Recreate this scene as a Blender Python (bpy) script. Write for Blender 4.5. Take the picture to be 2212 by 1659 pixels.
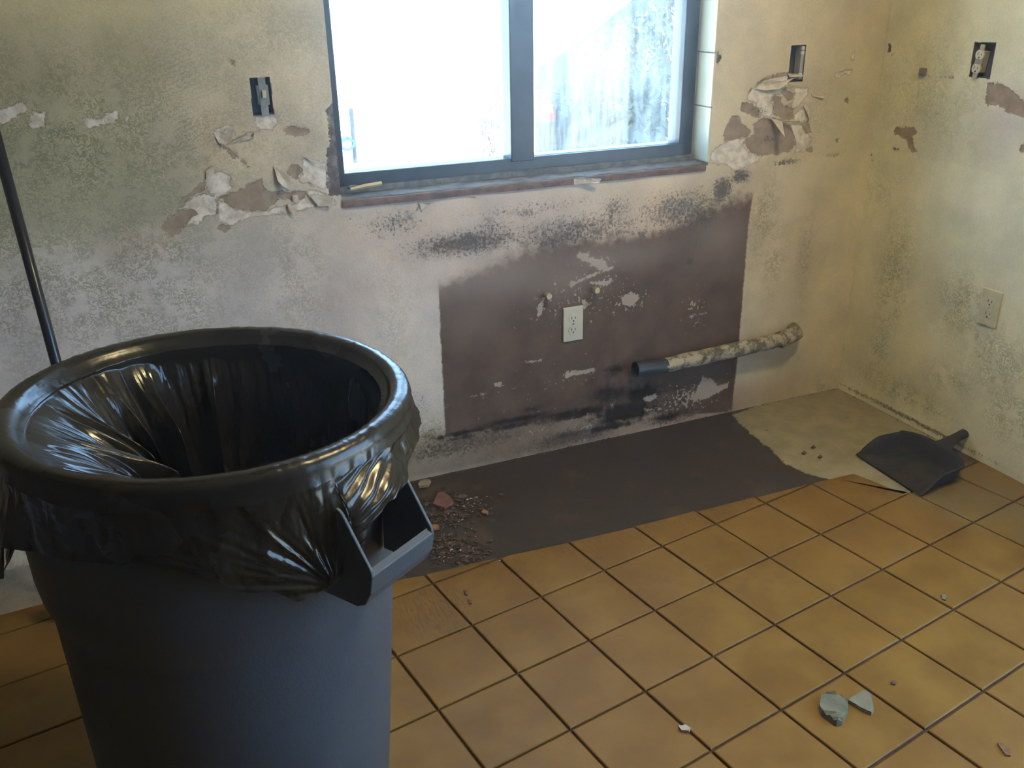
import bpy, bmesh, math, random
import numpy as np
from mathutils import Vector, Matrix
random.seed(7)
rng = np.random.default_rng(7)
PI = math.pi
for o in list(bpy.data.objects):
    bpy.data.objects.remove(o)
SC = bpy.context.scene
COL = SC.collection

# ------------------------------------------------------------------ camera
W, H = 2212.0, 1659.0
FPX = 1938.411
YAW, PITCH, ROLL = 0.396093, 0.409513, -0.018926
CAM = np.array([-2.376847, -2.429347, 1.407938])
_cy, _sy, _cp, _sp, _cr, _sr = math.cos(YAW), math.sin(YAW), math.cos(PITCH), math.sin(PITCH), math.cos(ROLL), math.sin(ROLL)
FWD = np.array([_sy * _cp, _cy * _cp, -_sp])
_r0 = np.array([_cy, -_sy, 0.0]); _u0 = np.cross(_r0, FWD)
RGT = _r0 * _cr + _u0 * _sr
UPV = -_r0 * _sr + _u0 * _cr
cd = bpy.data.cameras.new('camera'); cam = bpy.data.objects.new('camera', cd); COL.objects.link(cam)
cd.sensor_width = 36.0; cd.lens = FPX / W * 36.0; cd.clip_start = 0.02; cd.clip_end = 300
m = Matrix(((RGT[0], UPV[0], -FWD[0], CAM[0]), (RGT[1], UPV[1], -FWD[1], CAM[1]), (RGT[2], UPV[2], -FWD[2], CAM[2]), (0, 0, 0, 1)))
cam.matrix_world = m
SC.camera = cam

# ------------------------------------------------------------------ world, sun, exposure
wd = bpy.data.worlds.new('sky'); SC.world = wd; wd.use_nodes = True
_nt = wd.node_tree; _nt.nodes.clear()
_out = _nt.nodes.new('ShaderNodeOutputWorld'); _bg = _nt.nodes.new('ShaderNodeBackground')
_bg.inputs[0].default_value = (0.38, 0.61, 1.0, 1); _bg.inputs[1].default_value = 6.5
_nt.links.new(_bg.outputs[0], _out.inputs[0])
sd = bpy.data.lights.new('sun', 'SUN'); sd.energy = 32.0; sd.angle = 0.01; sd.color = (1, 0.95, 0.86)
so = bpy.data.objects.new('sun', sd); COL.objects.link(so)
so.rotation_euler = Vector((0.30, 0.62, -0.72)).to_track_quat('-Z', 'Y').to_euler()
SC.view_settings.view_transform = 'Standard'; SC.view_settings.look = 'None'
SC.view_settings.gamma = 1.0; SC.view_settings.use_curve_mapping = False
SC.view_settings.exposure = 1.12
SC.cycles.use_denoising = True; SC.cycles.denoising_prefilter = 'ACCURATE'; SC.cycles.max_bounces = 7; SC.cycles.diffuse_bounces = 5; SC.cycles.glossy_bounces = 3
SC.cycles.transparent_max_bounces = 8; SC.cycles.sample_clamp_indirect = 6.0
SC.cycles.use_adaptive_sampling = True; SC.cycles.adaptive_threshold = 0.02

# ------------------------------------------------------------------ measured points: where a line of sight meets a real plane
def ray(p):
    return FWD + RGT * (p[0] - W / 2) / FPX - UPV * (p[1] - H / 2) / FPX
def hit(p, ax, val):
    d = ray(p); t = (val - CAM[ax]) / d[ax]; return CAM + d * t
def Bk(px, py, y=0.0):
    q = hit((px, py), 1, y); return (q[0], q[2])
def Rt(px, py, x=0.0):
    q = hit((px, py), 0, x); return (q[1], q[2])
def Fl(px, py, z=0.0):
    q = hit((px, py), 2, z); return (q[0], q[1])

# ------------------------------------------------------------------ numpy noise
def _h(ix, iy, s):
    v = np.sin(ix * 127.1 + iy * 311.7 + s * 74.7) * 43758.5453
    return v - np.floor(v)
def vn(x, y, s=0):
    x = np.asarray(x, float); y = np.asarray(y, float)
    ix, iy = np.floor(x), np.floor(y); fx, fy = x - ix, y - iy
    fx = fx * fx * (3 - 2 * fx); fy = fy * fy * (3 - 2 * fy)
    a = _h(ix, iy, s) * (1 - fx) + _h(ix + 1, iy, s) * fx
    b = _h(ix, iy + 1, s) * (1 - fx) + _h(ix + 1, iy + 1, s) * fx
    return a * (1 - fy) + b * fy
def fbm(x, y, s=0, o=4):
    r = 0; a = 0.5
    for k in range(o):
        r = r + a * vn(x * 2 ** k, y * 2 ** k, s + k * 3.1); a *= 0.5
    return r / (1 - 0.5 ** o)
def smooth(a, b, x):
    t = np.clip((x - a) / (b - a), 0, 1); return t * t * (3 - 2 * t)

# ------------------------------------------------------------------ node helpers
class T:
    def __init__(s, name):
        s.m = bpy.data.materials.new(name); s.m.use_nodes = True; s.t = s.m.node_tree; s.t.nodes.clear()
        s.out = s.t.nodes.new('ShaderNodeOutputMaterial')
    def n(s, ty, **k):
        q = s.t.nodes.new(ty)
        for a, b in k.items(): setattr(q, a, b)
        return q
    def put(s, sock, v):
        if isinstance(v, bpy.types.NodeSocket): s.t.links.new(v, sock)
        elif isinstance(v, (tuple, list)) and len(v) == 3 and sock.type == 'RGBA': sock.default_value = (*v, 1)
        else: sock.default_value = v
    def math(s, op, a, b=0.0, c=None, clamp=False):
        q = s.n('ShaderNodeMath', operation=op, use_clamp=clamp); s.put(q.inputs[0], a); s.put(q.inputs[1], b)
        if c is not None: s.put(q.inputs[2], c)
        return q.outputs[0]
    def coord(s, scale=(1, 1, 1), kind='Object', rot=(0, 0, 0)):
        if kind == 'World': src = s.n('ShaderNodeNewGeometry').outputs['Position']
        else: src = s.n('ShaderNodeTexCoord').outputs[kind]
        q = s.n('ShaderNodeMapping'); s.put(q.inputs[0], src); q.inputs['Scale'].default_value = scale; q.inputs['Rotation'].default_value = rot
        return q.outputs[0]
    def noise(s, co, scale, detail=4, rough=0.55, dist=0.0):
        q = s.n('ShaderNodeTexNoise'); s.put(q.inputs['Vector'], co); q.inputs['Scale'].default_value = scale
        q.inputs['Detail'].default_value = detail; q.inputs['Roughness'].default_value = rough; q.inputs['Distortion'].default_value = dist
        return q.outputs[0]
    def rng(s, x, a, b, lo=0.0, hi=1.0, smooth=True):
        q = s.n('ShaderNodeMapRange', interpolation_type='SMOOTHSTEP' if smooth else 'LINEAR')
        s.put(q.inputs[0], x); s.put(q.inputs[1], a); s.put(q.inputs[2], b); s.put(q.inputs[3], lo); s.put(q.inputs[4], hi)
        return q.outputs[0]
    def mix(s, f, a, b, mode='MIX'):
        q = s.n('ShaderNodeMix', data_type='RGBA', blend_type=mode); s.put(q.inputs[0], f); s.put(q.inputs[6], a); s.put(q.inputs[7], b)
        return q.outputs[2]
    def attr(s, name, col=False):
        q = s.n('ShaderNodeAttribute', attribute_name=name); return q.outputs['Color' if col else 'Fac']
    def bump(s, h, dist=0.002, strength=1.0, prev=None):
        q = s.n('ShaderNodeBump'); s.put(q.inputs['Height'], h); q.inputs['Distance'].default_value = dist; q.inputs['Strength'].default_value = strength
        if prev is not None: s.put(q.inputs['Normal'], prev)
        return q.outputs[0]
    def bsdf(s, color, rough=0.6, metal=0.0, spec=0.5, normal=None, **k):
        q = s.n('ShaderNodeBsdfPrincipled'); s.put(q.inputs['Base Color'], color); s.put(q.inputs['Roughness'], rough)
        s.put(q.inputs['Metallic'], metal); s.put(q.inputs['Specular IOR Level'], spec)
        if normal is not None: s.put(q.inputs['Normal'], normal)
        for a, b in k.items(): s.put(q.inputs[a.replace('_', ' ')], b)
        s.t.links.new(q.outputs[0], s.out.inputs[0]); return q

def simple(name, c1, c2=None, scale=30, rough=0.6, metal=0.0, spec=0.5, bump=0.0, bscale=None, detail=5, r2=None):
    t = T(name); co = t.coord()
    f = t.rng(t.noise(co, scale, detail), 0.35, 0.65)
    c = t.mix(f, c1, c2 or tuple(v * 0.8 for v in c1))
    nm = t.bump(t.noise(co, bscale or scale * 2, 6), bump) if bump else None
    t.bsdf(c, rough if r2 is None else t.rng(f, 0, 1, rough, r2), metal, spec, nm)
    return t.m

# ------------------------------------------------------------------ object helpers
GROUPS = {'mortar_shard': 'broken mortar shards on the tiles', 'mortar_crumb': 'single mortar crumbs on the tiles', 'brick_chip': 'brick chips in the rubble', 'plaster_chip': 'plaster chips on the floor'}
def link(name, me, mat=None, parent=None, kind=None, label=None, cat=None, group=None, smooth_=False):
    o = bpy.data.objects.new(name, me); COL.objects.link(o)
    if mat:
        me.materials.clear(); me.materials.append(mat)
    if smooth_:
        me.polygons.foreach_set('use_smooth', [True] * len(me.polygons))
    if parent is not None: o.parent = parent
    if kind: o['kind'] = kind
    if label: o['label'] = label
    if cat: o['category'] = cat
    if group: o['group'] = group
    elif name in GROUPS: o['group'] = GROUPS[name]
    return o
def empty(name, loc, label, cat, group=None, rot=(0, 0, 0)):
    o = bpy.data.objects.new(name, None); COL.objects.link(o); o.location = loc; o.rotation_euler = rot; o.empty_display_size = 0.05
    o['label'] = label; o['category'] = cat
    if group: o['group'] = group
    return o
def bm_mesh(bm, name):
    bmesh.ops.recalc_face_normals(bm, faces=bm.faces[:])
    me = bpy.data.meshes.new(name); bm.to_mesh(me); bm.free(); return me
def box(bm, lo, hi, bev=0.0, rot=None):
    r = bmesh.ops.create_cube(bm, size=1.0); vs = r['verts']
    c = [(a + b) / 2 for a, b in zip(lo, hi)]; s = [abs(b - a) for a, b in zip(lo, hi)]
    for v in vs: v.co = Vector([v.co[i] * s[i] for i in range(3)])
    if rot is not None:
        for v in vs: v.co = rot @ v.co
    for v in vs: v.co += Vector(c)
    if bev > 0:
        es = list({e for v in vs for e in v.link_edges})
        bmesh.ops.bevel(bm, geom=es, offset=bev, segments=2, affect='EDGES', profile=0.6)
def boxes(lst, name, bev=0.0):
    bm = bmesh.new()
    for lo, hi in lst: box(bm, lo, hi, bev)
    return bm_mesh(bm, name)
def tube(bm, pts, rad, n=16, cap=True, jit=0.0, seed=0):
    pts = [Vector(p) for p in pts]; rings = []
    ref = Vector((0, 0, 1))
    for i, p in enumerate(pts):
        d = (pts[min(i + 1, len(pts) - 1)] - pts[max(i - 1, 0)]).normalized()
        if abs(d.dot(ref)) > 0.95: ref = Vector((1, 0, 0))
        a = d.cross(ref).normalized(); b = a.cross(d).normalized()
        r = rad[i] if isinstance(rad, (list, tuple)) else rad
        ring = []
        for k in range(n):
            t = 2 * PI * k / n
            rr = r * (1 + jit * (float(fbm(i * 0.35 + seed, k * 6.0 / n, seed)) - 0.5) * 2)
            ring.append(bm.verts.new(p + a * math.cos(t) * rr + b * math.sin(t) * rr))
        rings.append(ring)
    for i in range(len(rings) - 1):
        for k in range(n):
            bm.faces.new((rings[i][k], rings[i][(k + 1) % n], rings[i + 1][(k + 1) % n], rings[i + 1][k]))
    if cap:
        bm.faces.new(rings[0]); bm.faces.new(rings[-1][::-1])
    return rings
def grid_mesh(name, P, closed_u=False, keep=None):
    """P: (nu, nv, 3) points"""
    nu, nv = P.shape[:2]
    idx = np.arange(nu * nv).reshape(nu, nv)
    if closed_u: idx = np.vstack([idx, idx[:1]])
    q = np.stack([idx[:-1, :-1], idx[1:, :-1], idx[1:, 1:], idx[:-1, 1:]], -1).reshape(-1, 4)
    if keep is not None: q = q[keep.reshape(-1)]
    me = bpy.data.meshes.new(name)
    me.vertices.add(nu * nv); me.vertices.foreach_set('co', P.reshape(-1).astype(np.float32))
    me.loops.add(q.size); me.loops.foreach_set('vertex_index', q.reshape(-1).astype(np.int32))
    me.polygons.add(len(q)); me.polygons.foreach_set('loop_start', np.arange(0, q.size, 4, dtype=np.int32))
    me.polygons.foreach_set('loop_total', np.full(len(q), 4, np.int32))
    me.polygons.foreach_set('use_smooth', [True] * len(q))
    me.update(calc_edges=True); me.validate(); return me
def set_attr(me, name, arr):
    if arr.ndim == 1:
        a = me.attributes.new(name, 'FLOAT', 'POINT'); a.data.foreach_set('value', arr.astype(np.float32))
    else:
        a = me.attributes.new(name, 'FLOAT_COLOR', 'POINT')
        a.data.foreach_set('color', np.hstack([arr, np.ones((len(arr), 1))]).astype(np.float32).reshape(-1))
def sdf(X, Y, poly, pad=0.05):
    """signed distance, positive inside, clipped to +-pad"""
    out = np.full(X.shape, -pad); P = np.array(poly)
    m_ = (X > P[:, 0].min() - pad) & (X < P[:, 0].max() + pad) & (Y > P[:, 1].min() - pad) & (Y < P[:, 1].max() + pad)
    x, y = X[m_], Y[m_]
    if x.size == 0: return out
    d = np.full(x.shape, 1e9); ins = np.zeros(x.shape, bool)
    for i in range(len(P)):
        a, b = P[i], P[(i + 1) % len(P)]
        ab = b - a; t = np.clip(((x - a[0]) * ab[0] + (y - a[1]) * ab[1]) / (ab @ ab + 1e-12), 0, 1)
        d = np.minimum(d, np.hypot(x - a[0] - t * ab[0], y - a[1] - t * ab[1]))
        c = (a[1] > y) != (b[1] > y)
        with np.errstate(divide='ignore', invalid='ignore'):
            xi = (b[0] - a[0]) * (y - a[1]) / (b[1] - a[1]) + a[0]
        ins ^= c & (x < xi)
    out[m_] = np.clip(np.where(ins, d, -d), -pad, pad); return out

# ------------------------------------------------------------------ plaster wall material (driven by the wear map stored on the wall mesh)
def plaster(name):
    t = T(name); co = t.coord()
    nb = t.noise(co, 5, 5, 0.6); nm_ = t.noise(co, 34, 6, 0.62); nf = t.noise(co, 190, 4, 0.6)
    edge = t.math('MULTIPLY', t.math('SUBTRACT', t.noise(co, 60, 8, 0.75, 0.4), 0.5), 0.040)
    c = t.attr('tint', True)
    c = t.mix(1.0, c, t.mix(t.rng(nb, 0.3, 0.7), (0.86, 0.86, 0.87), (1.1, 1.09, 1.07)), 'MULTIPLY')
    c = t.mix(1.0, c, t.mix(t.rng(nf, 0.3, 0.7), (0.93, 0.93, 0.93), (1.05, 1.05, 1.05)), 'MULTIPLY')
    # adhesive mottling
    vm = t.noise(co, 62, 3, 0.5, 1.6)
    vein = t.math('MULTIPLY', t.rng(t.math('ABSOLUTE', t.math('SUBTRACT', vm, 0.5)), 0.085, 0.03), t.rng(t.noise(co, 14, 4), 0.36, 0.52))
    c = t.mix(t.math('MULTIPLY', vein, t.attr('mottle')), c, t.mix(1.0, c, (0.54, 0.56, 0.47), 'MULTIPLY'))
    blot = t.rng(t.noise(co, 26, 5, 0.68), 0.5, 0.66)
    c = t.mix(t.math('MULTIPLY', blot, t.math('MULTIPLY', t.attr('mottle'), 0.45)), c, t.mix(1.0, c, (0.60, 0.61, 0.52), 'MULTIPLY'))
    # trowel combing
    wv = t.n('ShaderNodeTexWave', wave_type='BANDS', bands_direction='Z'); t.put(wv.inputs['Vector'], t.coord((1, 1, 1), rot=(0, 0.35, 0)))
    wv.inputs['Scale'].default_value = 28; wv.inputs['Distortion'].default_value = 6; wv.inputs['Detail'].default_value = 3; wv.inputs['Detail Scale'].default_value = 3
    comb = t.math('MULTIPLY', wv.outputs['Fac'], t.attr('comb'))
    c = t.mix(t.math('MULTIPLY', comb, 0.45), c, (0.62, 0.57, 0.47))
    # brown paint under the sink
    bp = t.rng(t.math('ADD', t.attr('s_paint'), t.math('MULTIPLY', edge, 0.5)), -0.003, 0.004)
    fade = t.rng(t.math('ADD', t.attr('paint'), t.math('MULTIPLY', t.math('SUBTRACT', nm_, 0.5), 0.9)), 0.2, 0.8)
    pm = t.math('MULTIPLY', bp, fade)
    brown = t.mix(t.rng(t.noise(co, 9, 6, 0.65), 0.3, 0.7), (0.096, 0.060, 0.038), (0.155, 0.100, 0.066))
    brown = t.mix(t.math('MULTIPLY', t.attr('haze'), 0.6), brown, (0.36, 0.29, 0.26))
    c = t.mix(pm, c, brown)
    # scuffs down to white plaster
    sf = t.rng(t.math('ADD', t.attr('s_flake'), t.math('MULTIPLY', edge, 1.1)), -0.001, 0.001)
    sp = t.rng(t.math('ADD', t.noise(co, 70, 4, 0.6), t.math('MULTIPLY', t.attr('flake'), 0.19)), 0.72, 0.74)
    c = t.mix(t.math('MULTIPLY', t.math('MAXIMUM', sf, sp), 0.8), c, (0.50, 0.43, 0.37))
    # torn paper layers
    tb = t.rng(t.math('ADD', t.attr('s_brown'), edge), -0.0008, 0.0008)
    tl = t.rng(t.math('ADD', t.attr('s_light'), edge), -0.0008, 0.0008)
    ring = t.rng(t.math('ABSOLUTE', t.math('ADD', t.attr('s_light'), edge)), 0.004, 0.0005)
    c = t.mix(tl, c, t.mix(t.rng(nm_, 0.38, 0.62), (0.56, 0.49, 0.42), (0.80, 0.74, 0.68)))
    c = t.mix(t.math('MULTIPLY', ring, 0.35), c, (0.26, 0.20, 0.15))
    c = t.mix(tb, c, t.mix(t.rng(nm_, 0.35, 0.65), (0.30, 0.225, 0.17), (0.38, 0.30, 0.235)))
    td = t.rng(t.math('ADD', t.attr('s_dark'), edge), -0.001, 0.001)
    c = t.mix(td, c, t.mix(t.rng(nm_, 0.4, 0.7), (0.11, 0.085, 0.075), (0.33, 0.30, 0.29)))
    # mould and grime
    mo = t.attr('mould')
    big = t.rng(t.math('ADD', t.noise(co, 34, 9, 0.78), t.math('MULTIPLY', mo, 0.36)), 0.66, 0.84)
    fine = t.rng(t.math('ADD', t.noise(co, 110, 7, 0.75), t.math('MULTIPLY', mo, 0.36)), 0.68, 0.78)
    mk = t.math('MULTIPLY', t.math('MAXIMUM', t.math('MULTIPLY', big, 0.75), fine), t.rng(mo, 0.02, 0.2))
    c = t.mix(t.math('MULTIPLY', mk, 0.86), c, t.mix(t.rng(nb, 0.4, 0.6), t.mix(t.rng(t.attr('low'), 0.3, 0.7), (0.055, 0.056, 0.060), (0.070, 0.050, 0.033)), t.mix(t.rng(t.attr('low'), 0.3, 0.7), (0.085, 0.068, 0.055), (0.105, 0.070, 0.043))))
    bk = t.rng(t.math('ADD', t.math('MULTIPLY', t.math('SUBTRACT', t.noise(co, 30, 9, 0.78), 0.5), 2.2), t.attr('black')), 0.22, 0.80)
    bk = t.math('MULTIPLY', bk, t.rng(t.attr('black'), 0.02, 0.12))
    c = t.mix(t.math('MULTIPLY', bk, t.math('SUBTRACT', 1.0, t.math('MULTIPLY', sf, 0.85))), c, (0.024, 0.017, 0.014))
    h = t.math('ADD', t.math('MULTIPLY', tb, -0.9), t.math('MULTIPLY', tl, -0.5))
    h = t.math('ADD', h, t.math('MULTIPLY', nm_, 0.55)); h = t.math('ADD', h, t.math('MULTIPLY', nf, 0.16))
    h = t.math('ADD', h, t.math('MULTIPLY', comb, 0.5)); h = t.math('ADD', h, t.math('MULTIPLY', td, -1.0))
    t.bsdf(c, 0.85, 0, 0.25, t.bump(h, 0.0022, 0.8)); return t.m

MAT_WALL = plaster('torn_plaster')

def tint_field(base, blobs, X, Z):
    c = np.tile(np.array(base), (X.size, 1)).reshape(*X.shape, 3)
    for (cx, cz, rx, rz, col, s) in blobs:
        d = ((X - cx) / rx) ** 2 + ((Z - cz) / rz) ** 2
        n = 0.5 + fbm(X * 9 + cx * 7, Z * 9, 5, 4)
        w = (s * np.exp(-d * 0.9) * np.clip(n, 0.3, 1.4)).clip(0, 1)[..., None]
        c = c * (1 - w) + np.array(col) * w
    return c
def dens(blobs, X, Z):
    r = np.zeros(X.shape)
    for (cx, cz, rx, rz, s) in blobs:
        r = np.maximum(r, s * np.exp(-(((X - cx) / rx) ** 2 + ((Z - cz) / rz) ** 2)))
    return r
def pblob(conv, l):      # (px, py, rx, rz, ...) -> plane
    out = []
    for e in l:
        a, b = conv(e[0], e[1]); out.append((a, b) + tuple(e[2:]))
    return out
def polyset(conv, off, sc, polys):
    return [[conv(off[0] + u / sc, off[1] + v / sc) for u, v in p] for p in polys]
def union(polys, X, Z):
    r = np.full(X.shape, -0.05)
    for p in polys: r = np.maximum(r, sdf(X, Z, p))
    return r
def lines_(lo, hi, fine_lo, fine_hi, step, coarse, extra):
    l = list(np.arange(fine_lo, fine_hi, step)) + list(np.arange(lo, fine_lo, coarse)) + list(np.arange(fine_hi, hi, coarse)) + [lo, hi]
    l = [v for v in l if all(abs(v - e) > step * 0.55 for e in extra)] + list(extra)
    l = sorted(l); r = [l[0]]
    for v in l[1:]:
        if v - r[-1] > 1e-4: r.append(v)
    return np.array(r)

# ------------------------------------------------------------------ back wall
CEIL = 2.45
XL = -4.4
WX0, WX1, WZ0, WZ1 = -1.853, -0.668, 0.897, 1.97          # window opening
FY = 0.088                                                  # inner face of the window frame
bx0, bz1 = Bk(541, 168); bx1, bz0 = Bk(590, 246)
LB = (bx0 - 0.003, bx1 + 0.002, bz0, bz1)                   # left electrical box opening
a0, a1 = Bk(1709, 98); b0, b1 = Bk(1731, 176)
RB = (a0, b0 + 0.004, b1, a1)
xs = lines_(XL, 0.0, -2.78, 0.0, 0.0055, 0.06, [WX0, WX1, LB[0], LB[1], RB[0], RB[1]])
zs = lines_(-0.03, CEIL, 0.0, 1.50, 0.0055, 0.05, [WZ0, WZ1, LB[2], LB[3], RB[2], RB[3]])
X, Z = np.meshgrid(xs, zs, indexing='ij')
cx_ = (X[:-1, :-1] + X[1:, 1:]) / 2; cz_ = (Z[:-1, :-1] + Z[1:, 1:]) / 2
def inr(r): return (cx_ > r[0]) & (cx_ < r[1]) & (cz_ > r[2]) & (cz_ < r[3])
keep = ~(inr((WX0, WX1, WZ0, WZ1)) | inr(LB) | inr(RB))
oL, sL = (340, 130), 4.255
oR, sR = (1520, 60), 4.88
brown_p = polyset(Bk, oL, sL, [
    [(590,1265),(700,1210),(830,1150),(960,1100),(980,1180),(1050,1215),(1200,1200),(1245,1225),(1235,1285),(1110,1270),(1080,1330),(990,1385),(800,1380),(690,1350),(620,1310)],
    [(20,1530),(110,1440),(240,1370),(350,1385),(360,1420),(310,1440),(300,1470),(240,1540),(200,1590),(140,1630),(100,1580)],
    [(205,1280),(290,1220),(340,1230),(250,1310),(210,1315)], [(330,1195),(430,1100),(440,1180),(380,1230),(330,1220)],
    [(1190,1040),(1230,960),(1300,960),(1330,1030),(1290,1090),(1210,1080)], [(1240,1200),(1370,1200),(1380,1240),(1290,1300),(1245,1250)],
    [(640,0),(720,0),(720,30),(690,50)], [(1150,640),(1230,600),(1400,640),(1390,690),(1300,700),(1180,680)],
    [(540,770),(610,790),(700,850),(770,910),(840,980),(760,930),(700,900),(660,850)], [(555,1510),(650,1510),(680,1545),(620,1580),(560,1560)],
    [(540,1290),(555,1320),(558,1420),(545,1420)]]) + polyset(Bk, oR, sR, [
    [(210,1160),(230,1060),(300,930),(370,930),(390,1000),(500,1090),(480,1140),(340,1170),(220,1200)],
    [(390,880),(400,790),(520,790),(590,880),(600,950),(540,940),(440,890)],
    [(720,720),(800,720),(830,820),(960,850),(950,890),(930,970),(840,970),(730,900),(740,800)],
    [(820,670),(870,650),(960,690),(930,760),(880,770),(850,720)],
    [(420,1200),(540,1120),(520,1020),(640,950),(740,950),(900,1010),(950,1130),(970,1220),(930,1300),(800,1330),(600,1350),(480,1290)],
    [(1030,1010),(1100,970),(1130,1110),(1070,1110),(1050,1050)], [(470,690),(520,630),(640,550),(760,520),(900,490),(880,470),(700,500),(600,560),(500,640)],
    [(1080,1280),(1140,1250),(1140,1310),(1090,1310)], [(1480,770),(1500,735),(1530,760),(1510,800)], [(1390,1170),(1430,1165),(1430,1205),(1400,1200)]])
light_p = polyset(Bk, oL, sL, [
    [(200,1370),(300,1270),(440,1220),(540,1260),(560,1300),(540,1430),(450,1430),(380,1510),(260,1520),(310,1440),(360,1410),(340,1380),(240,1365)],
    [(440,1090),(520,1030),(600,1010),(670,1060),(680,1180),(640,1240),(540,1250),(460,1200)],
    [(560,1280),(640,1310),(700,1370),(870,1390),(990,1390),(1100,1350),(1240,1330),(1400,1240),(1600,1240),(1650,1330),(1450,1350),(1250,1400),(1050,1420),(900,1440),(760,1480),(690,1520),(560,1500),(560,1400)],
    [(510,670),(600,600),(690,590),(710,680),(640,760),(560,760)], [(640,770),(760,700),(880,660),(880,720),(740,750)],
    [(890,530),(1000,510),(1100,520),(1110,570),(1050,640),(930,640)], [(1330,900),(1420,920),(1550,950),(1550,1190),(1300,1110),(1340,1000)],
    [(1370,1190),(1450,1200),(1560,1240),(1400,1240)]]) + polyset(Bk, oR, sR, [
    [(465,720),(520,640),(660,540),(880,500),(900,590),(850,630),(800,700),(740,700),(720,780),(740,860),(710,930),(600,960),(590,880),(540,790),(470,770)],
    [(880,620),(1100,640),(1100,700),(1000,820),(950,860),(870,830),(930,790),(970,690)], [(950,920),(1040,830),(1080,950),(1040,985),(950,990)],
    [(920,1010),(1040,1010),(1060,1080),(1130,1150),(1110,1240),(1060,1300),(960,1320),(980,1210),(940,1110)],
    [(210,1215),(280,1180),(470,1150),(400,1230),(450,1290),(580,1350),(580,1410),(480,1450),(330,1510),(250,1450),(60,1430),(90,1300)],
    [(1370,480),(1420,470),(1560,440),(1550,480),(1400,530)], [(1550,310),(1600,220),(1590,340),(1560,350)]]) + polyset(Bk, (0, 0), 2.911, [
    [(-20,690),(140,640),(180,690),(100,740),(20,790),(-20,780)], [(180,780),(210,700),(295,705),(280,800),(200,800)],
    [(525,750),(560,740),(640,750),(660,710),(740,700),(740,770),(560,805),(530,780)], [(785,745),(810,740),(810,775),(785,770)]])
dark_p = polyset(Bk, oL, sL, [[(1545,470),(1600,400),(1640,430),(1660,700),(1700,1240),(1570,1240),(1560,830),(1600,790)]]) + polyset(Bk, oR, sR, [[(130,260),(170,240),(185,330),(150,390),(135,370)]])
flake_p = polyset(Bk, (880, 420), 2.5136, [
    [(860,965),(1020,945),(1015,965),(900,985),(860,1005)], [(1160,560),(1200,540),(1260,545),(1250,580),(1210,610),(1165,590)],
    [(910,315),(990,320),(980,345),(1060,350),(1090,400),(1040,410),(1010,380),(930,350)], [(870,490),(1120,385),(1125,395),(900,490)],
    [(930,560),(965,575),(975,620),(955,620),(950,590)], [(710,600),(740,570),(730,650),(705,680)], [(470,1030),(510,1020),(510,1045),(475,1045)],
    [(340,1100),(430,1075),(430,1085),(345,1103)], [(1540,590),(1565,590),(1560,610),(1540,605)], [(630,910),(730,895),(730,905),(640,915)],
    [(1280,1100),(1350,1080),(1355,1110),(1290,1125)], [(1560,1080),(1600,990),(1650,1000),(1680,1040),(1745,1020),(1740,1045),(1620,1110),(1540,1120)],
    [(920,1290),(990,1245),(1010,1260),(975,1340),(930,1345)], [(1265,1165),(1380,1160),(1300,1180)], [(200,1150),(230,1145),(205,1165)], [(1725,1185),(1755,1165),(1750,1190),(1730,1195)],
    [(870,490),(885,470),(930,470),(900,500)], [(1000,480),(1110,455),(1120,475),(1080,495),(1020,490)]])
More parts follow.
